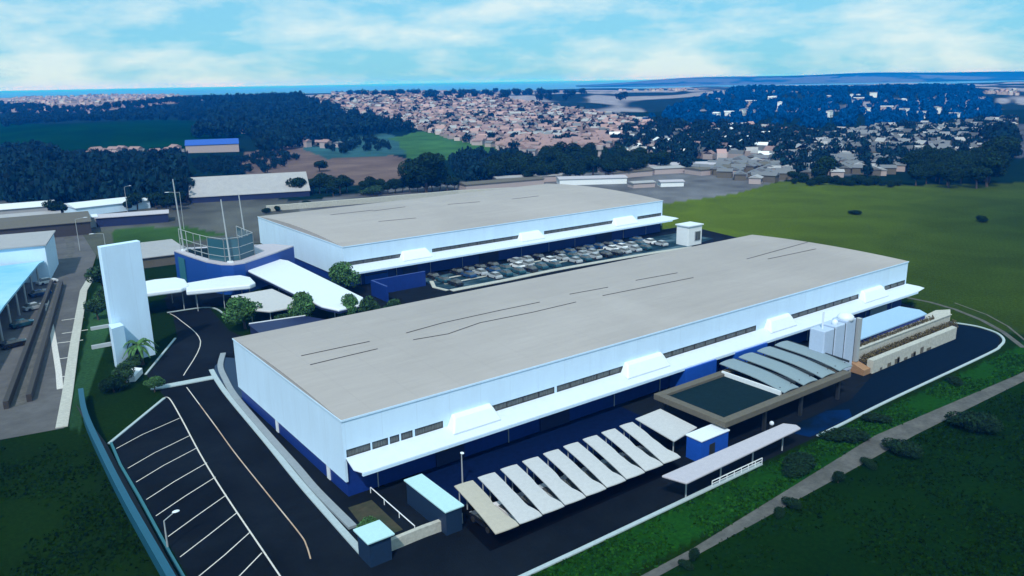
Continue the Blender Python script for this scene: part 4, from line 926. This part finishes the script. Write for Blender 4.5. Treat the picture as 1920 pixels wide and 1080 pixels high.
for (x, y, s, lb) in ((104.5, 41.0, (1.5, 1.5, 1.3), 'biggest dark bush below the dirt road on the right'), (90.8, 43.2, (1.15, 1.15, .9), 'dark rounded bush at the lower edge of the dirt road'), (77.5, 48.9, (1.6, 1.2, .6), 'broad dark shrub on the verge below the gate canopy'),
                      (89, 49.8, (1.5, 1.2, .65), 'dark shrub on the verge beside the blue stained road'), (97, 50.0, (.9, .9, .6), 'small shrub on the verge near the broken kerb'), (78.1, 43.9, (.4, .4, .8), 'slim upright dark shrub at the dirt road edge'),
                      (69.4, 44.0, (.6, .5, .55), 'low ragged shrub on the lower edge of the dirt road'), (66.8, 43.8, (.5, .4, .4), 'smaller ragged shrub next to the low one on the dirt road edge'), (53.6, 43.9, (.35, .35, .7), 'narrow upright shrub nearest the bottom edge of the picture'),
                      (52.0, 43.6, (.4, .4, .35), 'small tuft beside the narrow upright shrub'), (84.5, 44.0, (.7, .5, .4), 'low shrub between two bushes on the dirt road edge'), (119, 50.4, (.9, .8, .5), 'small dark shrub on the verge far along the road')):
    plant('dbush', x, y, s, lb, 'shrub')
for (px, py) in ((500, 400), (520, 396), (545, 390), (575, 386)):
    x, y = at(px, py); plant('dbush', x, y, rsT.uniform(.7, 1.0), 'dark shrub by the low wall behind the second hall corner', 'shrub', 'shrubs by the low wall behind the second hall')
W7 = scatter([(1700, 318), (1740, 300), (1800, 300), (1919, 285), (1919, 350), (1850, 356), (1710, 350)], 60, 21, 200, 420, 6)
for (x, y, z) in W7: plant(('mid', 'mid2')[int(x) % 2], x, y, rsT.uniform(.8, 1.2) + .5 * (proj(x, y, 0)[0][0] > 1850), 'tall dark tree in the grove at the right end of the meadow', 'tree', 'trees of the grove at the right end of the meadow', z=z)
W4 = scatter([(900, 345), (985, 305), (1240, 302), (1262, 325), (1000, 345)], 60, 22, 300, 600, 7)
for (x, y, z) in W4: plant(('mid', 'mid2')[int(x) % 2], x, y, rsT.uniform(.8, 1.3), 'dark tree in the central wood in front of the hillside town', 'tree', 'trees of the central wood', z=z)
def wood(name, label, specs, seed, leaf='leaf_wood'):
    rs_ = np.random.RandomState(seed); V = []; nq = 0
    protos_ = []
    for k in range(5):
        lob = [(rs_.uniform(-.5, .5), rs_.uniform(-.5, .5), rs_.uniform(.35, .75), .5, .5, .32) for _ in range(5)] + [(0, 0, .5, .7, .7, .45)]
        v, q = leaves(rs_, 190, lob, .125); protos_.append(v)
    for poly, n, h0, h1, dmin, dmax, gap in specs:
        for (x, y, z) in scatter(poly, n, seed + n, dmin, dmax, gap):
            h = rs_.uniform(h0, h1); r = h * rs_.uniform(.5, .75); a = rs_.uniform(0, 6.28); p = protos_[rs_.randint(5)]
            V.append(np.stack([(p[:, 0] * math.cos(a) - p[:, 1] * math.sin(a)) * r + x, (p[:, 0] * math.sin(a) + p[:, 1] * math.cos(a)) * r + y, p[:, 2] * h + z], 1))
    V = np.concatenate(V); Q = np.arange(len(V)).reshape(-1, 4)
    o = bpy.data.objects.new(name, big_mesh(name, V, Q, [M[leaf]])); C.objects.link(o); o['kind'] = 'stuff'; return tag(o, label, 'wood')
wood('wood', 'dense dark wood behind the white sheds on the left', [([(0, 300), (60, 290), (120, 318), (200, 322), (335, 330), (335, 384), (0, 390)], 520, 8, 12, 250, 520, 5), ([(60, 298), (340, 296), (340, 320), (100, 318)], 80, 5, 7, 350, 560, 5)], 31)
wood('wood', 'dark middle wood left of the hillside town', [([(400, 192), (560, 186), (640, 212), (780, 248), (640, 262), (500, 290), (475, 262), (345, 260), (400, 240)], 620, 8, 13, 420, 1500, 9), ([(350, 300), (480, 296), (470, 330), (350, 325)], 70, 2.5, 4, 350, 560, 6), ([(560, 268), (700, 262), (740, 280), (640, 292)], 60, 3, 6, 400, 640, 7), ([(845, 305), (1000, 298), (1000, 335), (860, 350)], 90, 5, 9, 300, 520, 6), ([(470, 300), (520, 288), (560, 300), (500, 330)], 30, 3, 5, 350, 520, 7)], 32)
wood('wood', 'distant blue green woods under the left town', [([(0, 195), (130, 206), (330, 188), (450, 186), (450, 226), (130, 228), (0, 240)], 620, 6, 9, 600, 2000, 9)], 33)
wood('wood', 'blue wooded hill rising at the right horizon', [([(1300, 188), (1400, 165), (1580, 160), (1820, 166), (1890, 220), (1790, 238), (1500, 245), (1200, 238)], 1700, 6, 9, 650, 1800, 7.5)], 34, 'leaf_haze_blue')
wood('wood', 'dark woods between the hillside town and the grey suburb', [([(1180, 236), (1420, 244), (1580, 262), (1480, 298), (1250, 300), (1150, 285)], 210, 6, 10, 380, 800, 7), ([(1260, 298), (1300, 296), (1310, 320), (1280, 322)], 10, 5, 7, 300, 600, 6)], 35)
wood('wood', 'dark tree clumps scattered through the hillside town', [(TOWN, 420, 4, 8, 480, 1900, 11), ([(600, 176), (1060, 176), (1310, 200), (1000, 200), (700, 185)], 160, 8, 14, 1200, 3500, 25), ([(1310, 180), (1919, 172), (1919, 195), (1310, 195)], 60, 9, 14, 1300, 3800, 25)], 36)
wood('wood', 'dark tree clumps among the grey suburb houses', [(SUBURB, 300, 4, 8, 330, 1200, 8), ([(1850, 262), (1919, 240), (1919, 300), (1880, 300)], 60, 8, 12, 300, 560, 6)], 37)
rsG = np.random.RandomState(88)
def tufts(label, n, x0, x1, y0, y1, size, leaf, test=None):
    x = rsG.uniform(x0, x1, n * 3); y = rsG.uniform(y0, y1, n * 3); k = vnoise(x, y, 9, 31) * .6 + vnoise(x, y, 2.5, 32) * .4 > rsG.uniform(.35, .75, n * 3)
    if test is not None: k &= test(x, y)
    x, y = x[k][:n], y[k][:n]; m = len(x); a = rsG.uniform(0, 6.28, m); h = size * rsG.uniform(.5, 1.3, m); w = size * rsG.uniform(.5, 1.2, m); t_ = rsG.uniform(-.5, .5, (m, 2)) * h[:, None]
    dx, dy = np.cos(a) * w, np.sin(a) * w; z0 = np.zeros(m)
    v = np.stack([np.stack([x - dx, y - dy, z0], 1), np.stack([x + dx, y + dy, z0], 1), np.stack([x + dx * .8 + t_[:, 0], y + dy * .8 + t_[:, 1], h], 1), np.stack([x - dx * .7 + t_[:, 0], y - dy * .7 + t_[:, 1], h], 1)], 1).reshape(-1, 3)
    o = bpy.data.objects.new('grass', big_mesh('grass', v, np.arange(4 * m).reshape(m, 4), [M[leaf]])); C.objects.link(o); o['kind'] = 'stuff'; tag(o, label, 'grass')
M['grass_bright'] = mat('verge_grass_blades', (0.013, 0.060, 0.006), .9, island=.6, spec=0)
M['grass_dark'] = mat('field_grass_blades', (0.0062, 0.0235, 0.002), .9, island=.6, spec=0)
tufts('bright grass growing on the verge between the road kerb and the dirt road', 9000, 24, 140, 45.2, 51.5, .17, 'grass_bright', lambda x, y: y > np.interp(x, [20, 48, 55, 71, 93, 129.5], [45.1, 45.1, 45.3, 46.4, 47.9, 45.9]) + .15 + rsG.uniform(-.3, .5, len(x)))
tufts('dark grass in the field below the dirt road', 14000, 38, 130, 18, 44.6, .17, 'grass_dark', lambda x, y: y < np.interp(x, [20, 48, 66, 97, 126], [44.2, 44.2, 44.4, 44.8, 44.2]) - .1 + rsG.uniform(-.5, .3, len(x)))
tufts('dark grass on the lawn left of the teal fence', 6000, -8, 11.6, 70, 117, .17, 'grass_dark', lambda x, y: y < 116 + x * .1)
# ------------------------------------------------------------------ air
HAZE = 1.0
bx = MB(); bx.box(-26500, 26500, -26500, 26500, -1.0, 78.0); hz = bx.build('haze'); hz['kind'] = 'stuff'
hm = bpy.data.materials.new('haze_air'); hm.use_nodes = True; nt = hm.node_tree; nt.nodes.clear()
out = nt.nodes.new('ShaderNodeOutputMaterial'); pv = nt.nodes.new('ShaderNodeVolumePrincipled')
pv.inputs['Color'].default_value = (0.0, 0.24, 1.0, 1); pv.inputs['Density'].default_value = 2.2e-4 * HAZE; pv.inputs['Anisotropy'].default_value = 0.0
pv.inputs['Absorption Color'].default_value = (0.98, 0.98, 1.0, 1)
nt.links.new(pv.outputs['Volume'], out.inputs['Volume']); hz.data.materials.append(hm)
# ------------------------------------------------------------------ light, sky, camera
SUN_EL, SUN_DIR = 49.0, Vector((-.74, -.67, 0)).normalized()     # where the sun stands
sd = Vector((SUN_DIR.x * math.cos(R_(SUN_EL)), SUN_DIR.y * math.cos(R_(SUN_EL)), math.sin(R_(SUN_EL))))
sl = bpy.data.lights.new('sun', 'SUN'); sl.energy = 3.3; sl.angle = R_(1.5); sl.color = (1.0, 0.99, 0.97)
so = bpy.data.objects.new('sun', sl); C.objects.link(so); so.rotation_euler = sd.to_track_quat('Z', 'Y').to_euler(); so.location = (0, 0, 300)
W = bpy.data.worlds.new('World'); SC.world = W; W.use_nodes = True; nt = W.node_tree; bg = nt.nodes['Background']
sky = nt.nodes.new('ShaderNodeTexSky'); sky.sky_type = 'NISHITA'; sky.sun_disc = False; sky.sun_elevation = R_(SUN_EL)
sky.sun_rotation = math.atan2(SUN_DIR.x, SUN_DIR.y); sky.ozone_density = 3.0; sky.dust_density = 0.6; sky.air_density = 1.0
tc = nt.nodes.new('ShaderNodeTexCoord'); mp = nt.nodes.new('ShaderNodeMapping'); mp.inputs['Scale'].default_value = (1, 1, 3.0); mp.inputs['Location'].default_value = (.3, 1.7, .25)
nt.links.new(tc.outputs['Generated'], mp.inputs['Vector'])
nz = nt.nodes.new('ShaderNodeTexNoise'); nz.inputs['Scale'].default_value = 6.5; nz.inputs['Detail'].default_value = 9; nz.inputs['Roughness'].default_value = .58; nz.inputs['Distortion'].default_value = .1
nt.links.new(mp.outputs['Vector'], nz.inputs['Vector'])
cr = nt.nodes.new('ShaderNodeValToRGB'); cr.color_ramp.elements[0].position = .43; cr.color_ramp.elements[1].position = .64
nt.links.new(nz.outputs['Fac'], cr.inputs['Fac'])
ti = nt.nodes.new('ShaderNodeMix'); ti.data_type = 'RGBA'; ti.blend_type = 'MULTIPLY'; ti.inputs['Factor'].default_value = 1; ti.inputs[7].default_value = (0.34, 0.78, 1.0, 1)
nt.links.new(sky.outputs['Color'], ti.inputs[6])
mx = nt.nodes.new('ShaderNodeMix'); mx.data_type = 'RGBA'; mx.inputs[7].default_value = (5.9, 7.0, 7.2, 1)
m0 = nt.nodes.new('ShaderNodeMix'); m0.data_type = 'RGBA'; m0.inputs['Factor'].default_value = .78; m0.inputs[7].default_value = (2.0, 5.0, 6.8, 1)
nt.links.new(ti.outputs[2], m0.inputs[6]); nt.links.new(m0.outputs[2], mx.inputs[6]); cm = nt.nodes.new('ShaderNodeMath'); cm.operation = 'MULTIPLY'; cm.inputs[1].default_value = .85; nt.links.new(cr.outputs['Color'], cm.inputs[0]); nt.links.new(cm.outputs[0], mx.inputs['Factor']); nt.links.new(mx.outputs[2], bg.inputs['Color'])
bg.inputs['Strength'].default_value = 0.132
cam = bpy.data.cameras.new('camera'); co = bpy.data.objects.new('camera', cam); C.objects.link(co)
cam.sensor_width = 36; cam.lens = F / 1920 * 36; cam.clip_start = .5; cam.clip_end = 60000
m4 = Matrix.Identity(4)
for i in range(3): m4[i][0] = RM[i, 0]; m4[i][1] = -RM[i, 1]; m4[i][2] = -RM[i, 2]
m4[2][3] = HC; co.matrix_world = m4; SC.camera = co
SC.view_settings.view_transform = 'Standard'; SC.view_settings.look = 'None'; SC.view_settings.exposure = 0; SC.view_settings.gamma = 1
SC.cycles.use_denoising = True; SC.cycles.volume_bounces = 1; SC.cycles.max_bounces = 6; SC.cycles.volume_step_rate = 4
